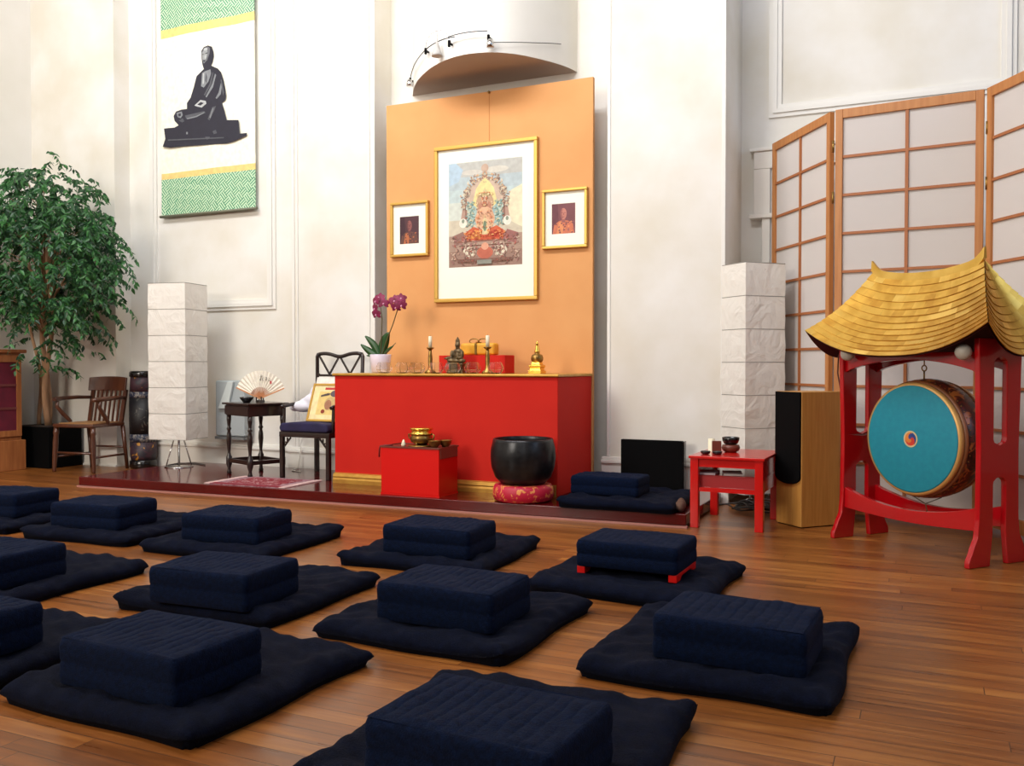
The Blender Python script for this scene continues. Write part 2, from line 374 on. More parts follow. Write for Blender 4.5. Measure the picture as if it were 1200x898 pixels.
# baseboards that follow the wall steps
def skirt(xa, xb, y, z0, h=0.19):
    m = MB(); m.box(xa, xb, y - .03, y, z0, z0 + h - .04); m.box(xa, xb, y - .045, y, z0 + h - .04, z0 + h - .018); m.box(xa, xb, y - .02, y, z0 + h - .018, z0 + h); return m
m = MB()
for xa, xb, y, h in ((-7.615, -5.455, 6.95, .28), (-5.49, -4.49, 6.88, .28), (-2.38, -1.37, 6.88, .32), (-1.407, -0.0, 7.5, .3), (1.0, XR, 7.5, .3), (XL, -7.615, 6.753, .02)):
    m.box(xa, xb, y - .03, y, 0, h - .05); m.box(xa, xb, y - .045, y, h - .05, h - .025); m.box(xa, xb, y - .02, y, h - .025, h)
struct('baseboard_back', m, M['trim'], bevel=.004)
# moulded panel behind the scroll
def mould(m, xa, xb, za, zb, y, wd=0.07, sides='LRBT'):
    for k, (d, t) in enumerate(((0, .018), (wd * .33, .034), (wd * .66, .022))):
        e = wd * .33
        if 'B' in sides: m.box(xa + d, xb - d, y - t, y + .002, za + d, za + d + e)
        if 'T' in sides: m.box(xa + d, xb - d, y - t, y + .002, zb - d - e, zb - d)
        if 'L' in sides: m.box(xa + d, xa + d + e, y - t, y + .002, za + d + e, zb - d - e)
        if 'R' in sides: m.box(xb - d - e, xb - d, y - t, y + .002, za + d + e, zb - d - e)
m = MB(); mould(m, -7.32, -5.70, 1.59, 5.7, 6.95, 0.10); struct('trim_1', m, M['trim'])
# beads down the edges of both pilasters
m = MB()
for x0, x1 in ((-5.455, -5.425), (-5.40, -5.385), (-4.56, -4.53), (-4.60, -4.585)): m.box(x0, x1, 6.868, 6.882, .28, FT)
struct('trim_2', m, M['trim'], bevel=.003)
m = MB()
for x0, x1 in ((-2.341, -2.315), (-1.437, -1.407)): m.box(x0, x1, 6.872, 6.882, .32, FT)
struct('trim_3', m, M['trim'], bevel=.003)
m = MB(); mould(m, -1.19, 0.55, 3.03, 5.8, 7.5, 0.10); struct('trim_4', m, M['trim'])
# bow-fronted canopy above the altar: white front, taupe underside
m = MB(); n = 36; hx, ha, hb, hy, hz = -3.525, .785, .78, 7.16, 3.503
plan = [(-4.31, 7.16), (-4.16, 6.94), (-3.98, 6.73), (-3.70, 6.50), (-3.42, 6.38), (-3.18, 6.40), (-2.99, 6.53), (-2.83, 6.77), (-2.73, 7.0), (-2.70, 7.16)]
def bow_y(x):
    for k in range(len(plan) - 1):
        if x <= plan[k + 1][0] or k == len(plan) - 2:
            p0, p1, p2, p3 = plan[max(0, k - 1)], plan[k], plan[k + 1], plan[min(len(plan) - 1, k + 2)]
            f = min(1, max(0, (x - p1[0]) / (p2[0] - p1[0]))); h = p2[0] - p1[0]
            m1 = (p2[1] - p0[1]) / (p2[0] - p0[0]) * h; m2 = (p3[1] - p1[1]) / (p3[0] - p1[0]) * h
            return (2 * f ** 3 - 3 * f * f + 1) * p1[1] + (f ** 3 - 2 * f * f + f) * m1 + (3 * f * f - 2 * f ** 3) * p2[1] + (f ** 3 - f * f) * m2
pts = [(-4.31 + 1.61 * (.5 - .5 * math.cos(PI * i / n)), 0) for i in range(n + 1)]; pts = [(x, bow_y(x)) for x, _ in pts]
lo = [m.v((x, y, hz)) for x, y in pts]; hi = [m.v((x, y, FT)) for x, y in pts]
for i in range(n): m._f([lo[i], lo[i + 1], hi[i + 1], hi[i]], True)
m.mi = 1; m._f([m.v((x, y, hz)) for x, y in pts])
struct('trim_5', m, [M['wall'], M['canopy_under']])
# doorway with eared architrave behind the folding screen
dr = struct('door_1', bx(-1.17, -0.32, 7.47, 7.5, 0, 2.62), M['trim'])
m = MB()
m.box(-1.235, -1.17, 7.44, 7.5, 0, 2.24); m.box(-0.32, -0.255, 7.44, 7.5, 0, 2.24)
m.box(-1.30, -1.17, 7.44, 7.5, 2.262, 2.62); m.box(-0.32, -0.19, 7.44, 7.5, 2.262, 2.62); m.box(-1.30, -0.19, 7.44, 7.5, 2.62, 2.76)
m.box(-1.33, -1.13, 7.42, 7.5, 2.225, 2.262); m.box(-1.33, -0.16, 7.425, 7.5, 2.76, 2.79)
m.build('door_frame', M['trim'], dr, bevel=.006)
bx(-1.06, -0.43, 7.455, 7.475, 1.25, 2.5).build('door_panel', M['trim'], dr, bevel=.01)

# ------------------------------------------------------------------ dais
DZ = 0.088
t = thing('dais', 'low glossy oxblood platform under the altar', 'platform')
fx = lambda x: 5.50 + (x + 6.66) * 0.0458
m = MB(); a = [(-6.66, fx(-6.66)), (-1.42, fx(-1.42)), (-1.42, 6.86), (-4.5, 6.86), (-4.5, 7.12), (-4.55, 6.86), (-5.47, 6.86), (-5.49, 6.92), (-6.66, 6.92)]
a = [(-6.66, fx(-6.66)), (-1.42, fx(-1.42)), (-1.42, 6.83), (-6.66, 6.83)]
m.prism(a, lambda u, v: (u, v, 0.014), lambda u, v: (u, v, DZ)); m.build('platform_body', M['dais'], t, bevel=.006)
m = MB(); m.prism([(-6.67, fx(-6.66) - .012), (-1.41, fx(-1.42) - .012), (-1.41, fx(-1.42) + .02), (-6.67, fx(-6.66) + .02)], lambda u, v: (u, v, 0.0), lambda u, v: (u, v, 0.013))
m.build('reflection_strip', mat('edge_reflection_tone', lin(176, 120, 110), 0.4), t)  # added pale strip stands in for the light reflected along the bottom edge

# ------------------------------------------------------------------ orange backdrop and pictures
BX0, BX1, BY = -4.386, -2.45, 6.84
t = thing('backdrop_board', 'tall orange board standing behind the altar', 'backdrop', (-3.37, 6.86, DZ))
mb = bx(BX0 + 3.37, BX1 + 3.37, -.02, .02, 0, 3.344 - DZ); mb.build('board', M['board'], t, bevel=.004)
bx(-.003, .003, -.0215, -.018, 2.83, 3.344 - DZ).build('seam', mat('seam_dark_orange', lin(196, 128, 70), 0.8), t)  # thin strip in a darker orange along the board seam
m = MB(); m.ell((0, -.03, 3.344 - DZ - .01), (.012, .012, .012), 6); m.build('hook', M['brass'], t)

def framed(name, label, x0, x1, z0, z1, y, fw, px0, px1, pz0, pz1, art, group=None, dep=.035):
    cx = (x0 + x1) / 2
    t = thing(name, label, 'picture', (cx, y, z0), 0, group)
    W, H = x1 - x0, z1 - z0; m = MB()
    for a in ((-W / 2, W / 2, 0, fw), (-W / 2, W / 2, H - fw, H), (-W / 2, -W / 2 + fw, fw, H - fw), (W / 2 - fw, W / 2, fw, H - fw)):
        m.box(a[0], a[1], -dep, 0, a[2], a[3])
    m.build('frame', M['frame_gold'], t, bevel=.005)
    bx(-W / 2 + fw * .8, W / 2 - fw * .8, -.012, -.004, fw * .8, H - fw * .8).build('mount', M['matboard'], t)
    # print
    polys = art; m = MB(); mats = []
    pw, ph = px1 - px0, pz1 - pz0
    for k, (c, L) in enumerate(polys):
        fm = flat(*c)
        if fm not in mats: mats.append(fm)
        m.mi = mats.index(fm); yy = -.0125 - .000012 * k
        m._f([m.v((px0 - cx + u * pw, yy, pz0 - z0 + v * ph)) for u, v in L])
    m.build('print', mats, t, recalc=False)
    return t
SQ = [(0, 0), (1, 0), (1, 1), (0, 1)]
def circ(cx, cy, rx, ry, n=20, a0=0, a1=360): return [(cx + rx * math.cos(R_(a0 + (a1 - a0) * i / n)), cy + ry * math.sin(R_(a0 + (a1 - a0) * i / n))) for i in range(n + (0 if a1 - a0 == 360 else 1))]
art = []
sky = [((190, 190, 182), .86, 1), ((182, 196, 198), .74, .86), ((190, 206, 204), .62, .74), ((206, 212, 200), .45, .62), ((206, 196, 172), .3, .45), ((172, 144, 126), .15, .3), ((156, 124, 108), 0, .15)]
for c, a, b in sky: art.append((c, [(0, a), (1, a), (1, b), (0, b)]))
art.append(((176, 198, 212), [(0, .78), (.14, .82), (.2, .93), (.1, 1), (0, 1)]))
art.append(((232, 224, 190), [(.75, .45), (1, .35), (1, .75), (.85, .7)]))
art.append(((208, 204, 192), circ(.32, .90, .14, .025))); art.append(((212, 208, 194), circ(.66, .91, .16, .03))); art.append(((196, 168, 146), circ(.5, .93, .05, .04)))
art.append(((184, 150, 132), [(.16, .42), (.2, .6), (.3, .72), (.4, .83), (.5, .87), (.6, .83), (.7, .72), (.8, .6), (.84, .42)]))
art.append(((204, 180, 158), circ(.5, .6, .29, .22)))
art.append(((168, 192, 184), [(.26, .4), (.27, .6), (.38, .64), (.4, .4)])); art.append(((160, 188, 184), [(.6, .4), (.6, .64), (.72, .6), (.74, .4)]))
for x in (.24, .76): art.append(((150, 112, 96), [(x - .015, .38), (x + .015, .38), (x + .015, .64), (x - .015, .64)]))
for x in (.2, .8): art.append(((236, 232, 214), circ(x, .42, .055, .045))); art.append(((140, 150, 130), circ(x, .44, .02, .02)))
for x in (.26, .74): art.append(((150, 140, 126), circ(x, .71, .045, .05))); art.append(((206, 190, 166), circ(x, .71, .022, .026)))
art.append(((234, 216, 150), [(.33, .6), (.38, .74), (.44, .8), (.5, .84), (.56, .8), (.62, .74), (.67, .6), (.6, .55), (.4, .55)]))
art.append(((196, 162, 130), circ(.5, .60, .12, .10))); art.append(((188, 134, 108), circ(.5, .57, .09, .055)))
art.append(((206, 190, 140), [(.44, .66), (.5, .75), (.56, .66)]))
art.append(((214, 172, 144), circ(.5, .62, .045, .05)))
art.append(((224, 176, 140), [(.36, .45), (.4, .53), (.46, .56), (.54, .56), (.6, .53), (.64, .45), (.6, .36), (.4, .36)]))
art.append(((206, 96, 58), [(.2, .28), (.24, .33), (.34, .38), (.5, .34), (.66, .38), (.76, .33), (.8, .28), (.76, .25), (.24, .25)]))
art.append(((226, 148, 74), [(.28, .27), (.36, .35), (.46, .33), (.44, .26)])); art.append(((196, 74, 48), circ(.66, .30, .1, .035)))
art.append(((220, 200, 150), [(.46, .3), (.47, .44), (.5, .47), (.53, .44), (.54, .3)])); art.append(((116, 136, 110), circ(.5, .38, .022, .05)))
art.append(((150, 112, 100), [(.05, .3), (.2, .34), (.26, .25), (.08, .2)])); art.append(((158, 104, 96), [(.74, .25), (.8, .34), (.95, .3), (.92, .2)]))
art.append(((142, 92, 74), [(.1, .235), (.9, .235), (.86, .25), (.14, .25)])); art.append(((120, 76, 62), [(.14, .195), (.86, .195), (.86, .205), (.14, .205)]))
for x in (.29, .71):
    art.append(((226, 216, 190), circ(x, .145, .09, .05))); art.append(((150, 110, 90), circ(x, .155, .035, .02)))
art.append(((192, 104, 80), circ(.5, .13, .11, .06))); art.append(((222, 160, 130), circ(.5, .19, .05, .035)))
ro = random.Random(5)
def dab(c, u, v, a, b, rot):
    for s in (1, -1):
        L = [(math.cos(t) * a, math.sin(t) * b) for t in [2 * PI * i / 7 for i in range(7)]]
        r = rot * s; L = [(x * math.cos(r) - y * math.sin(r), x * math.sin(r) + y * math.cos(r)) for x, y in L]
        art.append((c, [(.5 + s * u + x * 1.0, v + y * .75) for x, y in L]))
pal_a = [(206, 186, 158), (156, 128, 112), (222, 206, 176), (172, 150, 130), (190, 196, 180), (140, 112, 100), (214, 170, 130)]
for k in range(150):      # foliage of the arch
    a = ro.uniform(-.1, PI / 2); r = ro.gauss(.30, .022); dab(ro.choice(pal_a), abs(r * math.cos(a)), .58 + r * .92 * math.sin(a), ro.uniform(.008, .022), ro.uniform(.005, .012), ro.uniform(0, 3))
pal_b = [(150, 112, 100), (190, 150, 130), (122, 88, 78), (206, 180, 158), (168, 120, 112), (176, 98, 84)]
for k in range(120):      # carved throne base
    dab(ro.choice(pal_b), ro.uniform(.1, .46), ro.uniform(.02, .30), ro.uniform(.008, .028), ro.uniform(.005, .011), ro.uniform(0, 3))
for k in range(70):
    dab(ro.choice([(150, 182, 174), (190, 206, 190), (128, 160, 150), (206, 196, 160)]), ro.uniform(.14, .25), ro.uniform(.38, .62), ro.uniform(.006, .018), ro.uniform(.006, .014), ro.uniform(0, 3))
for k in range(60):       # jewels and folds of the figure
    dab(ro.choice([(196, 150, 110), (226, 196, 140), (150, 104, 84), (210, 120, 76), (236, 214, 170)]), ro.uniform(0, .11), ro.uniform(.34, .70), ro.uniform(.005, .014), ro.uniform(.004, .010), ro.uniform(0, 3))
for k in range(40):
    dab(ro.choice([(196, 84, 56), (222, 140, 80), (170, 66, 50), (236, 180, 110)]), ro.uniform(.02, .27), ro.uniform(.26, .34), ro.uniform(.01, .026), ro.uniform(.004, .009), ro.uniform(-.6, .6))
for z in (.045, .065): art.append(((128, 84, 70), [(.12, z), (.88, z), (.86, z + .008), (.14, z + .008)]))
art.append(((140, 140, 128), [(.4, .02), (.6, .02), (.6, .06), (.4, .06)]))
framed('framed_painting', 'large gold-framed print of a seated deity, centred on the orange board', -3.885, -2.919, 1.587, 2.917, BY - .001, .032, -3.749, -3.061, 1.883, 2.767, art)
def portrait(bg_, skin, robe, robe2, face):
    L = [(bg_, SQ), ((bg_[0] - 16, bg_[1] - 14, bg_[2] - 10), [(0, 0), (.3, .4), (.25, 1), (0, 1)]),
         (robe, [(.04, 0), (.1, .3), (.3, .42), (.5, .46), (.7, .42), (.9, .32), (.96, 0)]),
         (robe2, [(.2, 0), (.3, .38), (.45, .40), (.5, .2), (.46, 0)]),
         (face, [(.42, .38), (.58, .38), (.57, .56), (.43, .56)]), (skin, circ(.5, .66, .135, .19)), (face, circ(.44, .66, .07, .16)),
         (skin, circ(.52, .67, .09, .15)), (bg_, [(.40, .70), (.47, .705), (.47, .69), (.40, .685)]), (bg_, [(.53, .705), (.60, .70), (.60, .685), (.53, .69)]),
         (face, [(.49, .69), (.52, .69), (.53, .62), (.48, .62)]), (bg_, [(.455, .565), (.545, .565), (.53, .55), (.47, .55)])]
    rp = random.Random(3)
    for k in range(34):
        u, v = rp.uniform(.08, .92), rp.uniform(.0, .36)
        L.append((rp.choice([robe, robe2, face, bg_]), [(u, v), (u + .07, v + .015), (u + .05, v + .06), (u - .01, v + .04)]))
    return L
framed('framed_portrait', 'small gold-framed portrait of a person in a patterned robe, left of the large print', -4.329, -3.946, 1.998, 2.477, BY - .001, .024, -4.24, -4.047, 2.112, 2.35,
       portrait((78, 46, 52), (142, 84, 78), (104, 66, 54), (186, 106, 64), (104, 58, 56)), 'pair of small framed portraits')
framed('framed_portrait', 'small gold-framed portrait of a person in an orange robe, right of the large print', -2.879, -2.488, 1.992, 2.474, BY - .001, .024, -2.798, -2.595, 2.112, 2.355,
       portrait((124, 74, 78), (196, 128, 112), (208, 120, 86), (226, 146, 96), (160, 96, 90)), 'pair of small framed portraits')

# cable light wires round the canopy
t = thing('cable_light', 'thin wire light rail with small spotlights running round the canopy above the altar', 'light', (hx, 6.3, hz))
def bow(u, off, dz): x = -3.505 + .805 * u; return Vector((x - hx, bow_y(x) - off - 6.3, dz))
m = MB(); m.tube([bow(-.95 + 1.05 * i / 20, .05, .02 + .13 * math.sin(PI * (.15 + .5 * i / 20))) for i in range(21)], .004, 6)
m.build('wire', M['cord'], t)
m = MB(); m.tube([bow(.02 + .42 * i / 10, .05, .15) for i in range(11)], .004, 6)
m.build('wire', M['cord'], t)
m = MB(); m.tube([bow(.44 + .5 * i / 12, .05, .06 + (.1 * (i / 12) ** 2)) for i in range(13)], .003, 6)
m.build('wire', M['cord'], t)
m = MB(); cc = bow(-.13, .05, .12)
m.tube([cc + Vector((.115 * math.cos(a), 0, .115 * math.sin(a))) for a in [PI * i / 14 for i in range(15)]], .003, 6); m.build('wire', M['chrome'], t)
for u, dz in ((-.88, .05), (-.14, .05), (.47, .05)):
    q = bow(u, .06, dz); m = MB()
    if u == -.14: m.lathe([(.045, -.02), (.04, 0), (.006, .10), (.004, .17), (1e-6, .17)], c=q, n=16)
    else: m.lathe([(.03, -.03), (.028, 0), (.02, .03), (1e-6, .035)], c=q, n=14)
    m.build('spotlight', M['chrome'] if u != -.14 else flat(196, 192, 186), t)
for u, dz in ((-.88, .08), (-.36, .14), (.03, .1), (.45, .1)): m = MB(); q = bow(u, .05, dz); m.box(q.x - .006, q.x + .006, q.y, q.y + .10, q.z - .006, q.z + .006); m.box(q.x - .008, q.x + .008, q.y - .008, q.y + .008, q.z - .03, q.z + .02); m.build('bracket', M['black'], t)

# ------------------------------------------------------------------ hanging scroll
t = thing('hanging_scroll', 'tall scroll with a printed seated figure and green patterned ends, hung on the left wall', 'scroll', (-7.12, 6.9, 2.56))
def sheet(u0, u1, v0, v1, n=14, y0=0, amp=.006):
    m = MB(); cols = []
    for i in range(n + 1):
        u = u0 + (u1 - u0) * i / n; c_ = []
        for j in range(13):
            v = v0 + (v1 - v0) * j / 12
            c_.append((u, y0 + amp * math.sin(u * 6 + v) + amp * .6 * math.sin(u * 15), v))
        cols.append(c_)
    F_ = [[m.v(p) for p in c] for c in cols]; B_ = [[m.v((p[0], p[1] + .003, p[2])) for p in c] for c in cols]
    for i in range(n):
        for j in range(12):
            m._f([F_[i][j], F_[i + 1][j], F_[i + 1][j + 1], F_[i][j + 1]], True); m._f([B_[i][j + 1], B_[i + 1][j + 1], B_[i + 1][j], B_[i][j]], True)
    return m
W = 1.21
sheet(0, W, 0, .375).build('green_border', M['fret'], t, recalc=False)
sheet(0, W, 1.885, 2.45).build('green_border', M['fret'], t, recalc=False)
sheet(0, W, .375, .435).build('gold_band', flat(240, 208, 130), t, recalc=False)
sheet(0, W, 1.80, 1.885).build('gold_band', flat(240, 214, 130), t, recalc=False)
sheet(0, W, .435, 1.80).build('cream_ground', flat(250, 247, 226), t, recalc=False)
m = MB(); m.tube([(-.02, .0, 0), (W + .02, .0, 0)], .014, 10); m.build('roller', mat('scroll_roller', lin(110, 110, 90), .5), t)
m = MB(); m.tube([(-.02, 0, 2.45), (W + .02, 0, 2.45)], .012, 10); m.build('top_rod', M['ebony'], t)
m = MB(); m.tube([(.1, 0, 2.46), (W / 2, .02, 2.75), (W - .1, 0, 2.46)], .003, 6); m.build('cord', M['cord'], t)
sil = [(0.032, 0.705), (0.069, 0.782), (0.052, 0.888), (0.195, 0.882), (0.249, 0.899), (0.196, 0.949), (0.184, 0.997), (0.215, 1.04), (0.286, 1.051), (0.361, 1.049), (0.362, 1.108), (0.41, 1.155), (0.454, 1.255), (0.49, 1.356), (0.585, 1.415), (0.568, 1.457), (0.557, 1.517), (0.554, 1.596), (0.587, 1.63), (0.639, 1.638), (0.69, 1.618), (0.711, 1.567), (0.714, 1.514), (0.697, 1.465), (0.68, 1.435), (0.764, 1.395), (0.806, 1.353), (0.831, 1.285), (0.855, 1.191), (0.866, 1.112), (0.854, 1.075), (0.812, 1.054), (0.845, 0.973), (0.874, 0.881), (1.019, 0.865), (1.034, 0.732), (1.124, 0.729), (1.116, 0.704), (0.943, 0.662), (0.867, 0.653), (0.604, 0.667), (0.335, 0.681), (0.131, 0.687)]
dk, md, lt, hl = (38, 37, 50), (84, 86, 92), (132, 136, 140), (186, 190, 190)
lay = [(dk, sil), ((108, 110, 114), [(0.564, 1.503), (0.561, 1.582), (0.592, 1.619), (0.639, 1.628), (0.667, 1.606), (0.66, 1.555), (0.629, 1.494), (0.586, 1.467)]),
       ((156, 160, 160), [(0.57, 1.51), (0.566, 1.575), (0.596, 1.61), (0.63, 1.61), (0.635, 1.55), (0.612, 1.5)]), (hl, circ(.61, 1.605, .025, .013, 10)), (hl, circ(.607, 1.53, .012, .022, 10)),
       (lt, [(0.563, 1.379), (0.611, 1.392), (0.671, 1.399), (0.679, 1.357), (0.644, 1.283), (0.584, 1.232), (0.549, 1.25)]),
       (md, [(.61, 1.38), (.63, 1.33), (.62, 1.27), (.6, 1.3)]), (hl, [(.575, 1.37), (.59, 1.375), (.585, 1.27), (.57, 1.27)]),
       (hl, [(0.461, 1.07), (0.54, 1.116), (0.608, 1.098), (0.617, 1.071), (0.556, 1.039), (0.504, 1.054)]),
       (dk, [(.50, 1.075), (.545, 1.095), (.585, 1.08), (.54, 1.06)]),
       (lt, [(0.69, 1.25), (0.73, 1.35), (0.745, 1.335), (0.703, 1.22), (0.62, 1.13), (0.607, 1.14)]), (md, [(.66, 1.26), (.70, 1.37), (.71, 1.36), (.68, 1.25), (.6, 1.15), (.585, 1.16)]),
       (lt, [(0.775, 1.16), (0.805, 1.25), (0.82, 1.235), (0.802, 1.14), (0.75, 1.10), (0.735, 1.11)]), (md, [(.80, 1.28), (.815, 1.28), (.845, 1.15), (.83, 1.12)]),
       (lt, [(0.225, 1.025), (0.295, 1.03), (0.31, 0.994), (0.28, 0.965), (0.241, 0.98)]), (dk, [(.245, 1.01), (.28, 1.015), (.285, .99), (.255, .985)]),
       (md, [(0.338, 0.985), (0.59, 1.0), (0.607, 0.98), (0.486, 0.955), (0.355, 0.950)]), (lt, [(.36, .955), (.48, .963), (.59, .99), (.59, .982), (.49, .952), (.37, .944)]),
       (md, [(0.634, 0.917), (0.693, 1.026), (0.743, 1.032), (0.717, 0.986), (0.658, 0.90)]), (lt, [(.655, .93), (.70, 1.015), (.71, 1.012), (.67, .92)]),
       (md, [(.255, .945), (.30, .92), (.33, .93), (.31, .96)]),
       (lt, [(0.354, 0.82), (0.375, 0.818), (0.375, 0.795), (0.354, 0.797)]), (md, [(0.696, 0.79), (0.737, 0.80), (0.752, 0.765), (0.712, 0.76)]),
       (md, [(.11, .77), (.84, .718), (.84, .706), (.11, .756)]), (md, [(.60, .745), (.66, .74), (.66, .72), (.62, .715)]),
       ((14, 14, 18), [(0.568, 1.555), (0.585, 1.563), (0.588, 1.552)]), ((14, 14, 18), [(0.604, 1.565), (0.638, 1.568), (0.636, 1.555)]), ((14, 14, 18), [(0.577, 1.494), (0.605, 1.497), (0.603, 1.482)])]
m = MB(); mats = []
for k, (c, L) in enumerate(lay):
    fm = flat(*c)
    if fm not in mats: mats.append(fm)
    m.mi = mats.index(fm); m._f([m.v((u, -.0135 - .0002 * k, v)) for u, v in L])
m.build('figure_print', mats, t, recalc=False)

# ------------------------------------------------------------------ altar
AX0, AX1, AY0, AY1, AZ = -4.423, -2.456, 6.11, 6.83, 0.984
t = thing('altar', 'long red altar with a gold edge against the orange board', 'altar', ((AX0 + AX1) / 2, AY0, DZ))
hw = (AX1 - AX0) / 2; D = AY1 - AY0
bx(-hw, hw, 0, D, 0, AZ - DZ - .022).build('body', M['altar_red'], t, bevel=.006)
bx(-hw - .015, hw + .012, -.018, D, AZ - DZ - .022, AZ - DZ).build('top', M['gold_paint'], t, bevel=.008, seg=3)
m = MB(); m.prism([(0, 0), (-.03, 0), (-.03, .03), (-.024, .045), (-.028, .055), (-.018, .078), (0, .085)], lambda u, v: (-hw, u, v), lambda u, v: (hw - .01, u, v))
m.build('skirting', M['gold_paint'], t)

# things on the altar
t = thing('orchid', 'potted orchid with dark magenta flowers at the left end of the altar', 'plant', (-4.18, 6.42, AZ))
m = MB(); m.lathe([(.06, 0), (.075, .01), (.09, .15), (.088, .155), (.078, .15), (.07, .12), (1e-6, .12)], n=28); m.build('pot', M['lilac_pot'], t)
def blade(m, base, az, L_, wd, rise, droop, n=9, cup=.25):
    d = Vector((math.cos(az), math.sin(az), 0)); s = Vector((-math.sin(az), math.cos(az), 0)); rows = []
    for i in range(n + 1):
        k = i / n; c = Vector(base) + d * (L_ * k) + Vector((0, 0, rise * k - droop * k * k)); ww = wd * math.sin(PI * min(1, .12 + .88 * k)) ** .6 * (1 if k < 1 else .02)
        rows.append([m.v(c + s * (ww * j / 2) + Vector((0, 0, cup * ww * abs(j)))) for j in (-1, 0, 1)])
    for i in range(n):
        for j in range(2): m._f([rows[i][j], rows[i][j + 1], rows[i + 1][j + 1], rows[i + 1][j]], True)
def paddle(base, mid, tip, wd):
    m = MB(); b0, b1, b2 = Vector(base), Vector(mid), Vector(tip); rows = []; n_ = 10
    for i in range(n_ + 1):
        k = i / n_; c = b0 * (1 - k) ** 2 + b1 * 2 * k * (1 - k) + b2 * k * k
        d = ((b1 - b0) * (1 - k) + (b2 - b1) * k).normalized(); s_ = Vector((d.z, .25, -d.x)).normalized()
        ww = wd * max(.06, math.sin(PI * min(.985, .06 + .93 * k ** .9))) ** .6
        rows.append([m.v(c + s_ * ww * j / 2 + Vector((0, .18 * ww * abs(j), 0))) for j in (-1, 0, 1)])
    for i in range(n_):
        for j in range(2): m._f([rows[i][j], rows[i][j + 1], rows[i + 1][j + 1], rows[i + 1][j]], True)
    o = m.build('leaf', M['orchid_leaf'], t, recalc=False); o.modifiers.new('s', 'SOLIDIFY').thickness = .004
paddle((-.01, 0, .13), (-.05, -.01, .24), (-.14, -.02, .31), .062)
paddle((-.015, -.01, .13), (-.08, -.02, .16), (-.17, -.04, .24), .06)
paddle((.01, .0, .13), (.0, .01, .27), (.085, .0, .335), .085)
paddle((-.01, -.02, .14), (-.05, -.05, .15), (-.10, -.06, .145), .03)
paddle((.02, .0, .14), (.07, 0, .2), (.14, -.02, .225), .026)
def spike(pts):
    m = MB(); m.tube(pts, [.005] * (len(pts) - 1) + [.003], 6); m.build('stem', M['stem'], t)
spike([(0, 0, .13), (.01, 0, .3), (.03, -.02, .45), (.02, -.03, .56)])
spike([(.01, 0, .13), (.05, 0, .25), (.12, 0, .40), (.17, 0, .53), (.18, -.01, .58)])
spike([(.03, 0, .15), (.09, .0, .2), (.15, 0, .25)])
def flower(c, s, face):
    m = MB(); c = Vector(c); f = Vector(face).normalized(); a = f.cross(Vector((0, 0, 1))).normalized(); b = a.cross(f)
    for k, (ang, L_, wd) in enumerate(((90, 1, .62), (215, 1, .6), (325, 1, .6), (165, 1.05, .95), (15, 1.05, .95))):
        r = R_(ang); d = a * math.cos(r) + b * math.sin(r); q = f.cross(d); rows = []
        for i in range(6):
            kk = i / 5; ww = s * wd * math.sin(PI * (.08 + .87 * kk)) ** .7
            rows.append([m.v(c + d * s * L_ * kk + q * ww * j / 2 + f * s * (.15 * kk - .3 * kk * kk + .06 * (1 - abs(j)))) for j in (-1, 0, 1)])
        for i in range(5):
            for j in range(2): m._f([rows[i][j], rows[i][j + 1], rows[i + 1][j + 1], rows[i + 1][j]], True)
    m.mi = 1; m.ell(c + f * s * .12 - b * s * .15, (s * .16, s * .16, s * .2), 5)
    m.build('flower', [M['petal'], M['petal_light']], t, recalc=False)
for c, f in (((.15, -.02, .60), (.3, -1, .1)), ((.215, -.02, .56), (.8, -1, 0)), ((.17, -.03, .545), (0, -1, -.3)), ((.20, 0, .62), (.5, -.8, .4)),
             ((-.02, -.04, .60), (-.4, -1, 0)), ((-.03, -.04, .54), (-.6, -1, -.2)), ((-.01, -.05, .49), (-.2, -1, -.3)), ((.05, -.03, .58), (.6, -1, .2)), ((.0, -.02, .63), (0, -1, .5))):
    flower(c, .05, f)

# glass water bowls
gl = tag(MB().lathe([(.026, 0), (.045, .004), (.062, .03), (.064, .05), (.048, .085), (.046, .087), (.045, .085), (.059, .05), (.057, .032), (.042, .009), (.0001, .008)], n=6, smooth=False).build('glass_bowl', M['glass'], loc=(0, 0, 0)),
         '', 'bowl', 'glass water bowls along the altar front')
gpos = [(-4.01, 6.21), (-3.835, 6.21), (-3.70, 6.21), (-3.525, 6.21), (-3.38, 6.21), (-3.205, 6.21), (-3.005, 6.21)]
glab = ['faceted clear glass bowl in front of the orchid pot, leftmost of seven', 'faceted clear glass bowl just right of the orchid, second from left',
        'faceted clear glass bowl left of the left candlestick', 'faceted clear glass bowl just right of the left candlestick',
        'faceted clear glass bowl in front of the bronze statue', 'faceted clear glass bowl left of the right candlestick', 'faceted clear glass bowl right of the right candlestick, rightmost of seven']
for i, ((x, y), lb) in enumerate(zip(gpos, glab)):
    o = gl if i == 0 else gl.copy()
    if i: C.objects.link(o)
    o.location = (x, y, AZ); o.rotation_euler[2] = (0.0, .2, .1, .3, .15, .05, .25)[i]; o['label'] = lb
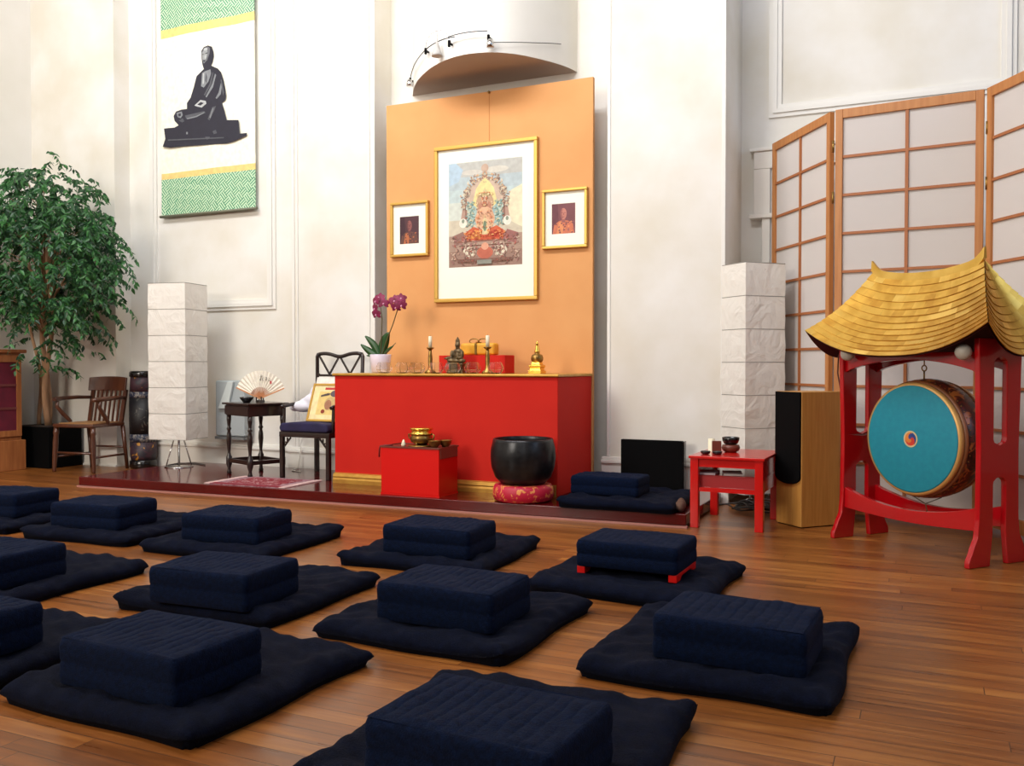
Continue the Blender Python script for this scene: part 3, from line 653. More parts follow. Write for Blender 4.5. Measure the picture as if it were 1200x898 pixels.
# candlesticks and candles
def stick(x, y, lb, lb2):
    t = thing('candlestick', lb, 'candlestick', (x, y, AZ), 0, 'pair of brass candlesticks')
    MB().lathe([(.045, 0), (.045, .012), (.022, .03), (.016, .06), (.018, .12), (.014, .16), (.012, .19), (1e-6, .19)], n=24).build('shaft', M['brass'], t)
    MB().lathe([(.012, .185), (.03, .20), (.032, .206), (.016, .208), (.016, .2), (1e-6, .2)], n=24).build('drip_pan', M['brass'], t)
    c = thing('candle', lb2, 'candle', (x, y, AZ + .2005), 0, 'pair of short ivory candles')
    MB().lathe([(.0145, 0), (.0145, .092), (.010, .096), (1e-6, .093)], n=18).build('wax', M['wax'], c)
    m = MB(); m.tube([(0, 0, .093), (.001, 0, .104)], .0012, 5); m.build('wick', M['black'], c)
stick(-3.62, 6.28, 'slender brass candlestick left of the bronze statue', 'short ivory candle on the left candlestick')
stick(-3.11, 6.28, 'slender brass candlestick in front of the small red box', 'short ivory candle on the right candlestick')
# bronze statue: one continuous remeshed figure on a stepped base
t = thing('statue', 'small dark bronze seated figure with a tall crown on the altar', 'statue', (-3.41, 6.35, AZ))
m = MB(); m.box(-.07, .07, -.05, .05, 0, .03); m.box(-.06, .06, -.042, .042, .028, .07); m.box(-.068, .068, -.05, .05, .066, .08); m.build('plinth', M['bronze'], t, bevel=.004)
m = MB()
for c, r in (((0, 0, .10), (.06, .045, .028)), ((-.05, -.02, .10), (.035, .025, .02)), ((.045, -.02, .10), (.035, .025, .02)), ((0, .005, .145), (.034, .026, .045)), ((0, .005, .175), (.045, .024, .022)),
             ((0, 0, .205), (.018, .018, .02)), ((0, 0, .225), (.022, .022, .024)), ((-.045, -.01, .15), (.016, .018, .035)), ((.045, -.01, .15), (.016, .018, .035)),
             ((-.062, -.025, .125), (.03, .014, .012)), ((.03, -.035, .125), (.028, .014, .012)), ((0, 0, .255), (.012, .012, .035)), ((-.014, 0, .247), (.006, .006, .025)), ((.014, 0, .247), (.006, .006, .025)),
             ((-.085, -.03, .118), (.022, .01, .008)), ((0, 0, .272), (.006, .006, .02))):
    m.ell(c, r, 7)
o = m.build('figure', M['bronze'], t); r = o.modifiers.new('r', 'REMESH'); r.mode = 'VOXEL'; r.voxel_size = .004; r.use_smooth_shade = True
# red box and wrapped parcel
bxs = tag(bx(-.30, .30, -.09, .09, 0, .145).build('red_box', M['altar_red'], loc=(-3.36, 6.58, AZ), bevel=.003), 'long red box at the back of the altar, behind the right candlestick', 'box')
t = thing('wrapped_parcel', 'saffron silk parcel tied with cord on the long red box', 'parcel', (-3.34, 6.58, AZ + .146))
m = MB(); m.box(-.145, .165, -.05, .05, 0, .098); m.build('silk_wrap', M['saffron'], t, bevel=.02, seg=4)
m = MB(); m.bar((0, -.054, .006), (0, -.054, .095), .018, .004); m.bar((0, -.05, .1), (0, .05, .1), .004, .018); m.build('ribbon', M['brass'], t)
m = MB()
for s in (-1, 1): m.tube([(0, 0, .1)] + [(s * (.035 - .035 * math.cos(a)) * 1.2 , 0, .115 + .02 * math.sin(a)) for a in [PI * i / 8 * 1.6 for i in range(1, 9)]] + [(0, 0, .103)], .0045, 6)
m.build('bow', M['brass'], t)
# stupa
t = thing('stupa', 'small golden stupa ornament at the right of the altar', 'ornament', (-2.77, 6.46, AZ))
m = MB(); m.lathe([(.075, 0), (.075, .022), (.062, .025), (.06, .045), (.07, .05), (.07, .065), (.05, .07), (.045, .09)], n=4, smooth=False); m.build('base', M['gold'], t, bevel=.002)
MB().lathe([(.036, .088), (.046, .10), (.048, .125), (.04, .145), (.02, .152), (.02, .165), (1e-6, .165)], n=24).build('dome', M['brass'], t)
MB().lathe([(.02, .163), (.024, .17), (.018, .18), (.019, .19), (.014, .20), (.014, .21), (.009, .225), (.014, .23), (.004, .245), (1e-6, .262)], n=20).build('spire', M['gold'], t)

# ------------------------------------------------------------------ red incense box in front of the altar and what stands on it
t = thing('red_pedestal', 'small glossy red cube pedestal in front of the altar', 'pedestal', (-3.47, 5.855, DZ))
bx(-.25, .25, -.145, .145, 0, .012).build('base_edge', M['box_red'], t)
bx(-.247, .247, -.142, .142, .012, .348).build('body', M['box_red'], t, bevel=.003)
tr = thing('tray', 'thin dark tray with drooping red ribbon on the red pedestal', 'tray', (-3.47, 5.855, DZ + .3485))
m = MB(); m.box(-.255, .255, -.148, .148, 0, .006); m.box(-.255, .255, -.148, -.143, .006, .012); m.box(-.255, .255, .143, .148, .006, .012); m.box(.25, .255, -.148, .148, .006, .012); m.box(-.255, -.25, -.148, .148, .006, .012); m.build('board', M['terracotta'], tr, bevel=.001)
m = MB(); m.box(.249, .2545, -.13, .13, -.07, .004); m.build('cloth_flap', M['terracotta'], tr)
m = MB(); m.tube([(-.17, -.1, .015), (-.22, -.12, .014), (-.262, -.13, .008), (-.27, -.13, -.02), (-.272, -.13, -.075)], .006, 6); m.build('ribbon', mat('dark_red_ribbon', lin(110, 16, 18), .6), tr)
t = thing('incense_burner', 'ornate lidded brass incense burner on the red pedestal', 'incense burner', (-3.45, 5.85, DZ + .355))
m = MB(); m.lathe([(.095, 0), (.1, .006), (.085, .012), (1e-6, .014)], n=32); m.build('saucer', M['brass'], t)
m = MB(); m.lathe([(.04, .012), (.05, .02), (.078, .035), (.085, .06), (.075, .085), (.07, .09), (1e-6, .09)], n=32); m.build('bowl', M['brass'], t)
m = MB(); m.lathe([(.085, .09), (.088, .096), (.08, .104), (.074, .108), (.074, .118), (.082, .124), (.088, .13), (.086, .138), (1e-6, .138)], n=32); m.build('lid', M['gold'], t)
for s in (-1, 1):
    m = MB(); m.tube([(s * .08, 0, .05), (s * .105, 0, .06), (s * .11, 0, .085), (s * .085, 0, .095)], .007, 8); m.build('handle', M['brass'], t)
for k in range(3):
    a = 2 * PI * k / 3 + .5; m = MB(); m.tube([(.06 * math.cos(a), .06 * math.sin(a), .03), (.072 * math.cos(a), .072 * math.sin(a), .011)], [.012, .008], 8); m.build('foot', M['brass'], t)
cup = MB().lathe([(.022, 0), (.026, .004), (.046, .03), (.048, .048), (.05, .05), (.046, .05), (.04, .03), (.02, .008), (1e-6, .008)], n=24).build('offering_bowl', M['brass'], loc=(-3.31, 5.80, DZ + .355))
tag(cup, 'small brass bowl right of the incense burner, nearer the front edge', 'bowl', 'small brass bowls on the pedestal')
c2 = cup.copy(); C.objects.link(c2); c2.location = (-3.262, 5.88, DZ + .355); c2['label'] = 'small brass bowl at the right corner of the pedestal, behind the other one'
tag(MB().lathe([(.014, 0), (.018, .012), (.012, .03), (.007, .045), (1e-6, .052)], n=16).build('incense_cone_holder', M['wax'], loc=(-3.575, 5.80, DZ + .355)), 'tiny ivory bottle left of the incense burner', 'bottle')

# ------------------------------------------------------------------ singing bowl and its ring cushion
BXC, BYC = -2.62, 5.858
t = thing('ring_cushion', 'round red and gold brocade cushion under the large singing bowl', 'cushion', (BXC, BYC, DZ))
MB().lathe([(.17, 0), (.205, .012), (.218, .045), (.216, .09), (.2, .118), (.15, .122), (.1, .108), (1e-6, .105)], n=48).build('cover', M['brocade'], t)
t = thing('singing_bowl', 'large dark metal singing bowl on the red brocade cushion', 'singing bowl', (BXC, BYC, DZ + .121))
MB().lathe([(.13, 0), (.158, .006), (.2, .05), (.225, .12), (.232, .19), (.229, .25), (.217, .30), (.213, .318), (.206, .322), (.2, .316), (.208, .28), (.219, .2), (.212, .12), (.178, .05), (.11, .02), (1e-6, .018)], n=64).build('vessel', M['iron'], t)

# ------------------------------------------------------------------ zabuton mats and support cushions
def nz(x, y, s):
    return math.sin(x * 3.1 + s) * math.cos(y * 2.7 + s * 1.7) + .5 * math.sin(x * 7.3 + y * 5.1 + s * 2.3) + .3 * math.sin(y * 11 + x * 3 + s)
def mat_mesh(seed, sx=.86, sy=.86, h=.062):
    m = MB(); n = 44; top = []; bot = []
    for i in range(n + 1):
        ra, rb = [], []
        for j in range(n + 1):
            u = 2 * i / n - 1; v = 2 * j / n - 1
            # pillow outline: pointed corners, slightly waisted edges
            u = math.sin(u * PI / 2) * .6 + u * .4; v = math.sin(v * PI / 2) * .6 + v * .4
            x = u * (1 - .035 * (1 - v * v) * abs(u) ** 3) * (1 + .02 * math.sin(v * 5 + seed) * abs(u) ** 3)
            y = v * (1 - .035 * (1 - u * u) * abs(v) ** 3) * (1 + .02 * math.sin(u * 4 + seed * 2) * abs(v) ** 3)
            x *= 1 - .035 * (abs(u) * abs(v)) ** 6; y *= 1 - .035 * (abs(u) * abs(v)) ** 6
            e = max(0, (1 - abs(u) ** 16)) ** .45 * max(0, (1 - abs(v) ** 16)) ** .45
            d = max(abs(u), abs(v)); edge = math.exp(-((1 - d) / .18) ** 2)
            wr = .008 * nz(u * 3, v * 3, seed) + 0.0025 * edge * math.sin((u if abs(v) > abs(u) else v) * 26 + seed) * 1.0
            corner = (abs(u) * abs(v)) ** 6
            z0 = .002 + .018 * (1 - e) + .016 * corner * (1.2 + math.sin(seed * 3 + u * 2 + v))
            rim = .010 * math.exp(-((.86 - d) / .11) ** 2)
            zt = z0 + max(.0006, (h + wr + rim) * e - .012 * (1 - e) * 0)
            ra.append(m.v((x * sx / 2, y * sy / 2, zt)))
            rb.append(m.v((x * sx / 2 * .985, y * sy / 2 * .985, z0 if e < .5 else .0)))
        top.append(ra); bot.append(rb)
    for i in range(n):
        for j in range(n):
            m._f([top[i][j], top[i + 1][j], top[i + 1][j + 1], top[i][j + 1]], True); m._f([bot[i][j + 1], bot[i + 1][j + 1], bot[i + 1][j], bot[i][j]], True)
    for k in range(n):
        m._f([top[k][0], bot[k][0], bot[k + 1][0], top[k + 1][0]], True); m._f([top[k + 1][n], bot[k + 1][n], bot[k][n], top[k][n]], True)
        m._f([top[0][k + 1], bot[0][k + 1], bot[0][k], top[0][k]], True); m._f([top[n][k], bot[n][k], bot[n][k + 1], top[n][k + 1]], True)
    bmesh.ops.recalc_face_normals(m.bm, faces=m.bm.faces); me = bpy.data.meshes.new('floor_mat'); m.bm.to_mesh(me); m.bm.free(); me.materials.append(M['navy2']); return me
def block_mesh(seed, sx=.5, sy=.365, h=.148):
    """foam block: quilted channels on top, a seam round the middle, soft corners"""
    m = MB(); r = .022; nch = 12; nx = 96; ny = 16
    def outline(inset):  # rounded rectangle ring
        pts = []; rr = max(.004, r - inset); a, b = sx / 2 - inset, sy / 2 - inset
        for cx, cy, a0 in ((a - rr, b - rr, 0), (-a + rr, b - rr, 90), (-a + rr, -b + rr, 180), (a - rr, -b + rr, 270)):
            for k in range(6): t_ = R_(a0 + 90 * k / 5); pts.append((cx + rr * math.cos(t_), cy + rr * math.sin(t_)))
            # long sides subdivided by next loop
        out = []
        for i in range(len(pts)):
            p, q = pts[i], pts[(i + 1) % len(pts)]; out.append(p)
            if math.dist(p, q) > .1:
                for k in range(1, 12): out.append((p[0] + (q[0] - p[0]) * k / 12, p[1] + (q[1] - p[1]) * k / 12))
        return out
    levels = [(0.0, .006), (.006, 0), (.03, -.003), (h * .5 - .006, -.001), (h * .5, .0022), (h * .5 + .006, -.001), (h * .8, -.003), (h - .014, 0), (h - .004, .004), (h, .012)]
    rings = []
    for z, ins in levels:
        rings.append([m.v((x * (1 + .004 * math.sin(y * 9 + seed)), y * (1 + .006 * math.sin(x * 8 + seed)), z + (.003 * math.sin(x * 9 + seed) * (z / h)))) for x, y in outline(ins)])
    n = len(rings[0])
    for i in range(len(rings) - 1):
        for k in range(n): m._f([rings[i][k], rings[i][(k + 1) % n], rings[i + 1][(k + 1) % n], rings[i + 1][k]], True)
    m._f(rings[0][::-1]); m._f(rings[-1])
    # quilted top pad
    a, b = sx / 2 - .008, sy / 2 - .008; g = []
    for i in range(nx + 1):
        row = []
        for j in range(ny + 1):
            u = 2 * i / nx - 1; v = 2 * j / ny - 1
            ch = abs(math.sin(PI * nch * i / nx)) ** .45
            e = max(0, 1 - abs(u) ** 14) ** .5 * max(0, 1 - abs(v) ** 14) ** .5
            z = h - .002 + e * (.003 + .0045 * (1 - (1 - ch) * (1 - abs(v) ** 6)) + .004 * nz(u * 1.6, v * 1.5, seed))
            row.append(m.v((u * a, v * b, z)))
        g.append(row)
    for i in range(nx):
        for j in range(ny): m._f([g[i][j], g[i + 1][j], g[i + 1][j + 1], g[i][j + 1]], True)
    me = bpy.data.meshes.new('floor_cushion'); m.bm.to_mesh(me); m.bm.free(); me.materials.append(M['navy']); return me
mats_ = [mat_mesh(s) for s in (0.3, 1.7, 3.1, 4.4)]; blks = [block_mesh(s) for s in (.4, 2.1, 3.6)]
seats = [
 # block x, y, rot, mat x, y, rot, where, top z of mat
 ((-.966, 1.964, -.058), (-1.02, 2.19, .02), 'nearest to the viewer at the bottom centre'),
 ((-2.185, 2.105, -.03), (-2.20, 2.26, -.03), 'front row, at the left, first left of the nearest one'),
 ((-3.09, 2.02, 0), (-3.13, 2.13, 0), 'cut by the left edge of the photo, front row'),
 ((-.586, 3.12, -.047), (-.66, 3.235, -.01), 'second row, rightmost'),
 ((-1.692, 3.125, .0), (-1.73, 3.225, -.03), 'second row, centre, beside the rightmost one'),
 ((-2.715, 2.965, .061), (-2.78, 3.22, .01), 'second row, left of centre, third from the right'),
 ((-3.93, 2.79, .02), (-3.99, 2.96, .02), 'second row, cut by the left edge of the photo'),
 ((-1.268, 4.175, -.02), (-1.27, 4.21, -.04), 'third row, rightmost, in front of the small red table'),
 ((-2.361, 4.20, .044), (-2.42, 4.34, .04), 'third row, in front of the singing bowl'),
 ((-3.593, 4.03, .12), (-3.64, 4.15, .06), 'third row, third from the right, in front of the rug'),
 ((-4.64, 4.02, .14), (-4.62, 4.15, .08), 'third row, fourth from the right, below the armchair'),
 ((-5.60, 4.08, .1), (-5.6, 4.12, .05), 'back left, cut by the left edge of the photo, third row'),
 ((-2.035, 6.05, .0), (-1.90, 6.05, .03), 'on the right end of the platform'),
]
for i, (b, mm, where) in enumerate(seats):
    z0 = DZ if i == 12 else 0
    o = bpy.data.objects.new('floor_mat', mats_[(i * 3 + 1) % 4]); C.objects.link(o); o.location = (mm[0], mm[1], z0)
    o.rotation_euler[2] = mm[2] + (PI / 2) * ((i * 2 + i // 3) % 4 if i != 12 else 0)
    if i == 12: o.scale = (.97, .90, 1)
    tag(o, 'navy square floor mat, ' + where, 'mat', 'navy meditation mats')
    top = z0 + .064; lift = .036 if i == 7 else 0
    o = bpy.data.objects.new('floor_cushion', blks[i % 3]); C.objects.link(o); o.location = (b[0], b[1], top + lift); o.rotation_euler[2] = b[2] + (PI if i % 2 else 0)
    if i == 12: o.scale = (.98, .8, .85)
    if i == 7: o.scale = (.98, 1, .84)
    tag(o, ('navy block cushion on red feet, ' if i == 7 else 'navy quilted block cushion, ') + where, 'cushion', None if i == 7 else 'navy quilted block cushions')
    if i == 7:
        t = thing('meditation_bench', 'low red kneeling bench under the navy block cushion, third row, rightmost', 'bench', (b[0], b[1], top), b[2])
        for s in (-1, 1):
            m = MB(); m.prism([(-.17, 0), (-.11, 0), (-.08, .018), (.08, .018), (.11, 0), (.17, 0), (.17, .0355), (-.17, .0355)], lambda u, v: (s * .222 - .02, u, v), lambda u, v: (s * .222 + .02, u, v))
            m.build('foot', M['box_red'], t, bevel=.003)
        bx(-.2, .2, -.09, .09, .024, .0355).build('top', M['box_red'], t)

# ------------------------------------------------------------------ panel leaning on the right pilaster, bundle, small red table
t = thing('flat_panel', 'flat black rectangular panel standing against the right pilaster', 'panel', (-1.93, 6.76, DZ))
bx(-.25, .235, -.022, .022, .0, .385).build('board', M['black'], t, bevel=.003)
bx(.238, .252, -.03, .03, 0, .385).build('side_rail', M['black_gloss'], t, bevel=.002)
m = MB(); m.box(-.22, -.14, -.06, .06, 0, .012); m.box(.12, .2, -.06, .06, 0, .012); m.build('feet', M['black'], t)
t = MB(); t.ell((0, 0, .045), (.07, .1, .045), 8); t.ell((.03, -.05, .04), (.05, .06, .04), 8); t.ell((-.02, .07, .05), (.055, .06, .05), 8)
o = t.build('cloth_bundle', M['brown_cloth'], loc=(-1.49, 5.93, DZ - .0)); r = o.modifiers.new('r', 'REMESH'); r.mode = 'VOXEL'; r.voxel_size = .01; r.use_smooth_shade = True
o.location = (-1.485, 5.86, DZ); o.scale = (.5, .8, .8)
tag(o, 'small brown cloth bundle at the right end of the platform', 'bundle')

t = thing('side_table', 'small open red lacquered table right of the platform', 'table', (-1.165, 6.07, 0), -.02)
W2, D2 = .205, .27
bx(-W2 - .035, W2 + .035, -D2 - .035, D2 + .035, .448, .466).build('top', M['red_lacquer'], t, bevel=.003)
for sx in (-1, 1):
    for sy in (-1, 1): bx(sx * W2 - .026, sx * W2 + .026, sy * D2 - .026, sy * D2 + .026, 0, .448).build('leg', M['red_lacquer'], t, bevel=.003)
for sy in (-1, 1):
    bx(-W2 + .027, W2 - .027, sy * D2 - .014, sy * D2 + .014, .395, .447).build('top_rail', M['red_lacquer'], t)
    bx(-W2 + .027, W2 - .027, sy * D2 - .014, sy * D2 + .014, .235, .262).build('lower_rail', M['red_lacquer'], t)
bx(-W2 + .027, W2 - .027, -D2 + .02, -D2 + .03, .262, .335).build('drawer_back', mat('dark_red_board', lin(150, 22, 26), .5), t)
bx(-W2 - .01, W2 + .01, -D2 + .03, D2 - .03, .325, .337).build('shelf', M['red_lacquer'], t)
for sx in (-1, 1): bx(sx * W2 - .008, sx * W2 + .008, -D2 + .027, D2 - .027, .235, .447).build('side_panel', M['red_lacquer'], t)
for k, (dx, dy, rz, c, lb) in enumerate(((-.095, -.13, .05, (206, 196, 206), 'thin pale booklet at the left of the shelf under the red table top'), (.06, -.12, .25, (196, 190, 188), 'thin pale booklet at the right of the shelf under the red table top'))):
    o = bx(-.06, .06, -.1, .1, 0, .012).build('booklet', flat(*c), loc=(-1.225 + dx, 6.07 + dy, .3385)); o.rotation_euler[2] = rz; tag(o, lb, 'booklet', 'booklets in the red table')
TZ = .4665
tag(MB().lathe([(.022, 0), (.022, .0), (.022, .085), (.016, .088), (1e-6, .085)], n=20).build('pillar_candle', M['wax'], loc=(-1.335, 6.10, TZ)), 'short white candle on the red side table', 'candle')
o = bx(-.03, .03, -.012, .012, 0, .08).build('wooden_tablet', M['terracotta'], loc=(-1.283, 6.02, TZ), bevel=.004); o.rotation_euler[2] = .3; tag(o, 'small upright reddish brown tablet on the red side table', 'tablet')
tag(MB().lathe([(.035, 0), (.055, .012), (.062, .03), (.055, .048), (.045, .05), (1e-6, .05)], n=28).build('round_stand', M['terracotta'], loc=(-1.21, 6.12, TZ)), 'squat reddish brown stand under the dark bowl on the red table', 'stand')
tag(MB().lathe([(.03, 0), (.045, .006), (.056, .03), (.058, .048), (.054, .05), (.05, .046), (.04, .012), (1e-6, .01)], n=28).build('small_bowl', M['black_gloss'], loc=(-1.21, 6.12, TZ + .0505)), 'small dark bowl on the squat stand on the red table', 'bowl')
d0 = MB().lathe([(.018, 0), (.028, .004), (.033, .018), (.03, .022), (.025, .018), (1e-6, .008)], n=22).build('small_dish', M['black_gloss'], loc=(-1.33, 5.90, TZ)); tag(d0, 'tiny dark dish on the red table, nearest its left front corner', 'dish', 'tiny dark dishes on the red table')
d1 = d0.copy(); C.objects.link(d1); d1.location = (-1.255, 5.91, TZ); d1['label'] = 'tiny dark dish on the red table, in front of the upright tablet'

# ------------------------------------------------------------------ paper lanterns
def lantern(name_label, loc, rz, sx, sy, z0, z1, nsec, metal):
    t = thing('paper_lantern', name_label, 'lamp', loc, rz, 'tall white paper floor lanterns')
    m = MB(); h = (z1 - z0) / nsec; n = 6
    rings = []
    for k in range(nsec):
        for q in range(5):
            f = q / 4; ins = -.003 * math.sin(PI * f) + .002
            ring = []
            for (ax, ay, bx_, by) in ((-1, -1, 1, -1), (1, -1, 1, 1), (1, 1, -1, 1), (-1, 1, -1, -1)):
                for s in range(8):
                    g = s / 8; x = (ax + (bx_ - ax) * g) * (sx / 2 - ins); y = (ay + (by - ay) * g) * (sy / 2 - ins)
                    wob = .0018 * math.sin(f * PI) * (math.sin(g * 17 + k * 2.1) + math.sin(f * 9 + g * 7 + k))
                    nx_, ny_ = ((0, -1), (1, 0), (0, 1), (-1, 0))[[(-1, -1), (1, -1), (1, 1), (-1, 1)].index((ax, ay))]
                    ring.append((x + nx_ * wob, y + ny_ * wob, z0 + h * (k + f)))
            rings.append([m.v(p) for p in ring])
    N_ = len(rings[0])
    for i in range(len(rings) - 1):
        for k in range(N_): m._f([rings[i][k], rings[i][(k + 1) % N_], rings[i + 1][(k + 1) % N_], rings[i + 1][k]], False)
    m.build('paper_shade', M['lantern'], t)
    hoop_m = mat('hoop_grey', lin(150, 146, 138), .6)
    for k in range(nsec + 1):
        z = z0 + h * k; m = MB()
        for (a, b, c, d) in ((-1, -1, 1, -1), (1, -1, 1, 1), (1, 1, -1, 1), (-1, 1, -1, -1)):
            m.tube([(a * (sx / 2 - .002), b * (sy / 2 - .002), z), (c * (sx / 2 - .002), d * (sy / 2 - .002), z)], .0028, 5)
        m.build('wire_hoop', hoop_m, t)
    m = MB(); m.tube([(0, 0, .01), (0, 0, z1 - .05)], .010, 10); m.tube([(-sx / 2, 0, z1 - .05), (sx / 2, 0, z1 - .05)], .004, 6); m.tube([(-sx / 2, 0, z0 + .01), (sx / 2, 0, z0 + .01)], .004, 6)
    m.build('pole', metal, t)
    MB().lathe([(.13, 0), (.13, .008), (.02, .014), (1e-6, .014)], n=32).build('base', metal, t)
    MB().lathe([(.02, z0 + .35), (.035, z0 + .38), (.045, z0 + .42), (.03, z0 + .46), (1e-6, z0 + .47)], n=20).build('bulb', M['white'], t)
    for k in range(2):
        a = 1 + k * 2.4; m = MB(); m.tube([(.05 * math.cos(a), .05 * math.sin(a), .25), (.12 * math.cos(a), .12 * math.sin(a), .01)], .006, 8) if z0 > .25 else m.tube([(.0, .02 * k, .05), (.1 * math.cos(a), .1 * math.sin(a), .008)], .005, 8)
        m.build('brace', metal, t)
    return t
lantern('tall white paper lantern on a chrome stand, left of the turned-leg table', (-6.43, 6.42, DZ), R_(11), .39, .36, .27, 1.72, 6, M['chrome'])
lantern('tall white paper lantern near the floor between red table and folding screen', (-1.225, 6.93, 0), R_(-42), .34, .36, .10, 1.80, 7, M['chrome'])

# grey enamel unit on the wall behind the left lantern
t = thing('wall_heater', 'grey wall heater behind the left paper lantern', 'heater', (-6.13, 6.915, .36))
m = MB(); m.box(-.2, .16, -.12, 0, 0, .54); m.build('casing', M['grey_box'], t, bevel=.015)
m = MB(); m.prism([(-.14, .27), (-.02, .53), (.05, .53), (-.02, .27)], lambda u, v: (u, -.122, v), lambda u, v: (u, -.15, v)); m.build('front_flap', mat('pale_grey_enamel', lin(200, 208, 206), .4), t, bevel=.004)
m = MB(); m.box(-.2, .16, -.13, -.02, -.03, -.004); m.build('bottom_grille', mat('heater_grille', lin(110, 112, 112), .6), t)

# ------------------------------------------------------------------ turned-leg table, fan, dish
t = thing('turned_leg_table', 'small dark side table with turned legs on the platform', 'table', (-5.40, 6.29, DZ), R_(-21))
def turned(m, x, y, h):
    p = [(.018, 0), (.022, .01), (.016, .03), (.014, .05), (.026, .09), (.026, .15), (.018, .165), (.013, .19), (.017, .24), (.023, .30), (.02, .35), (.013, .38), (.022, .40), (.014, .415), (.015, .44), (.02, h - .04), (.02, h)]
    m.lathe(p, c=(x, y, 0), n=20)
tw, td, th = .19, .155, .52
for sx in (-1, 1):
    for sy in (-1, 1): m = MB(); turned(m, sx * tw, sy * td, th); m.build('leg', M['ebony'], t)
m = MB(); m.box(-tw - .02, tw + .02, -td - .02, td + .02, th, th + .095); m.build('apron', M['ebony'], t, bevel=.004)
m = MB(); m.box(-tw - .018, tw + .018, -td - .032, -td - .02, th + .008, th + .088); m.build('drawer_front', M['ebony'], t, bevel=.003)
m = MB(); m.box(-tw - .045, tw + .045, -td - .045, td + .045, th + .095, th + .113); m.build('top', M['ebony'], t, bevel=.005)
for a in (((-tw, -td), (tw, -td)), ((-tw, td), (tw, td)), ((-tw, -td), (-tw, td)), ((tw, -td), (tw, td))):
    m = MB(); m.bar((a[0][0], a[0][1], .12), (a[1][0], a[1][1], .12), .022, .035); m.build('stretcher', M['ebony'], t)
ZT = DZ + th + .1135
t = thing('paper_fan', 'open white folding fan with brush writing on the turned-leg table', 'fan', (-5.33, 6.27, ZT), R_(14))
m = MB(); nf = 30; a0, a1 = R_(157), R_(22); R0, R1 = .10, .245; prev = None
for i in range(nf + 1):
    a = a0 + (a1 - a0) * i / nf; y = .008 * (i % 2)
    cur = (m.v((R0 * math.cos(a), y, .035 + R0 * math.sin(a))), m.v((R1 * math.cos(a), y, .035 + R1 * math.sin(a))))
    if prev: m._f([prev[0], cur[0], cur[1], prev[1]])
    prev = cur
o = m.build('paper_leaf', flat(246, 240, 224), t, recalc=False); o.modifiers.new('s', 'SOLIDIFY').thickness = .0015
m = MB()
for i in range(0, nf + 1, 2):
    a = a0 + (a1 - a0) * i / nf; m.bar((0, .004, .035), (R0 * 1.05 * math.cos(a), .004, .035 + R0 * 1.05 * math.sin(a)), .004, .006)
m.build('ribs', mat('bamboo_ribs', lin(188, 120, 76), .5), t)
for s, a in ((-1, a0), (1, a1)):
    m = MB(); m.bar((0, -.004, .035), (R1 * math.cos(a), -.004, .035 + R1 * math.sin(a)), .005, .012); m.build('guard', mat('fan_guard', lin(200, 140, 96), .5), t)
def strokes(m, L, y, w_):
    for p, q in L: m.bar((p[0], y, p[1]), (q[0], y, q[1]), w_, .0012, up=(0, 1, 0))
m = MB()
for (p, q) in (((.0, .205), (.03, .215)), ((.005, .19), (.0, .175)), ((.012, .222), (.006, .17)), ((.03, .20), (.022, .178)), ((.022, .178), (.038, .172)), ((.046, .198), (.062, .202)), ((.05, .185), (.066, .188)), ((.066, .202), (.058, .17)), ((.085, .195), (.10, .185)), ((.08, .18), (.098, .168))):
    m.bar((p[0], -.0035, p[1] + .02), (q[0], -.0035, q[1] + .02), .0012, .006, up=(0, 1, 0))
m.build('brush_writing', flat(30, 28, 30), t)
m = MB(); m.box(.094, .108, -.004, -.003, .165, .19); m.build('seal_mark', flat(206, 60, 66), t)
m = MB(); m.box(-.028, .028, -.02, .03, 0, .022); m.box(-.028, -.018, -.03, -.02, 0, .05); m.box(.018, .028, -.03, -.02, 0, .05); m.bar((-.02, .02, .02), (-.02, .02, .1), .008, .008); m.bar((.02, .02, .02), (.02, .02, .1), .008, .008); m.build('stand', M['ebony'], t)
o = MB().lathe([(.028, 0), (.033, .006), (.056, .035), (.062, .05), (.056, .048), (.045, .03), (1e-6, .014)], n=24).build('small_dish', M['black_gloss'], loc=(-5.42, 6.20, ZT)); tag(o, 'small black bowl at the left foot of the fan', 'bowl')

# ------------------------------------------------------------------ dark lattice-back chair with cushion and picture
t = thing('lattice_chair', 'dark wooden chair with a zigzag lattice back beside the altar', 'chair', (-4.785, 6.42, DZ))
cw, cd, sh = .26, .25, .395
def leg_(m, x, y, z1): m.box(x - .018, x + .018, y - .018, y + .018, 0, z1)
for sx in (-1, 1):
    m = MB(); leg_(m, sx * (cw - .02), -cd + .02, sh - .04); m.build('leg', M['ebony'], t, bevel=.004)
    m = MB(); leg_(m, sx * (cw - .02), cd - .0, sh - .04); m.build('leg', M['ebony'], t, bevel=.004)
m = MB(); m.box(-cw, cw, -cd, cd + .02, sh - .045, sh); m.build('seat', M['ebony'], t, bevel=.006)
m = MB()
for sx in (-1, 1): m.tube([(sx * (cw - .02), cd, sh), (sx * (cw - .02), cd + .012, .75), (sx * (cw - .015), cd + .02, 1.04), (sx * (cw - .03), cd + .02, 1.065)], .017, 8)
m.build('back_stiles', M['ebony'], t)
m = MB(); m.tube([((cw - .03) * u, cd + .02, 1.068 - .03 * math.exp(-(u / .4) ** 2) - .01 * abs(u) ** 8) for u in [x / 12 for x in range(-12, 13)]], .017, 8); m.build('top_rail', M['ebony'], t)
m = MB(); zz = (1.045, .88)
for a, b in (((-.22, 0), (-.11, 1)), ((-.11, 1), (0, 0)), ((0, 0), (.11, 1)), ((.11, 1), (.22, 0)), ((-.23, 1), (-.22, 1))):
    m.bar((a[0], cd + .018, zz[a[1]]), (b[0], cd + .018, zz[b[1]]), .014, .014, up=(0, 1, 0))
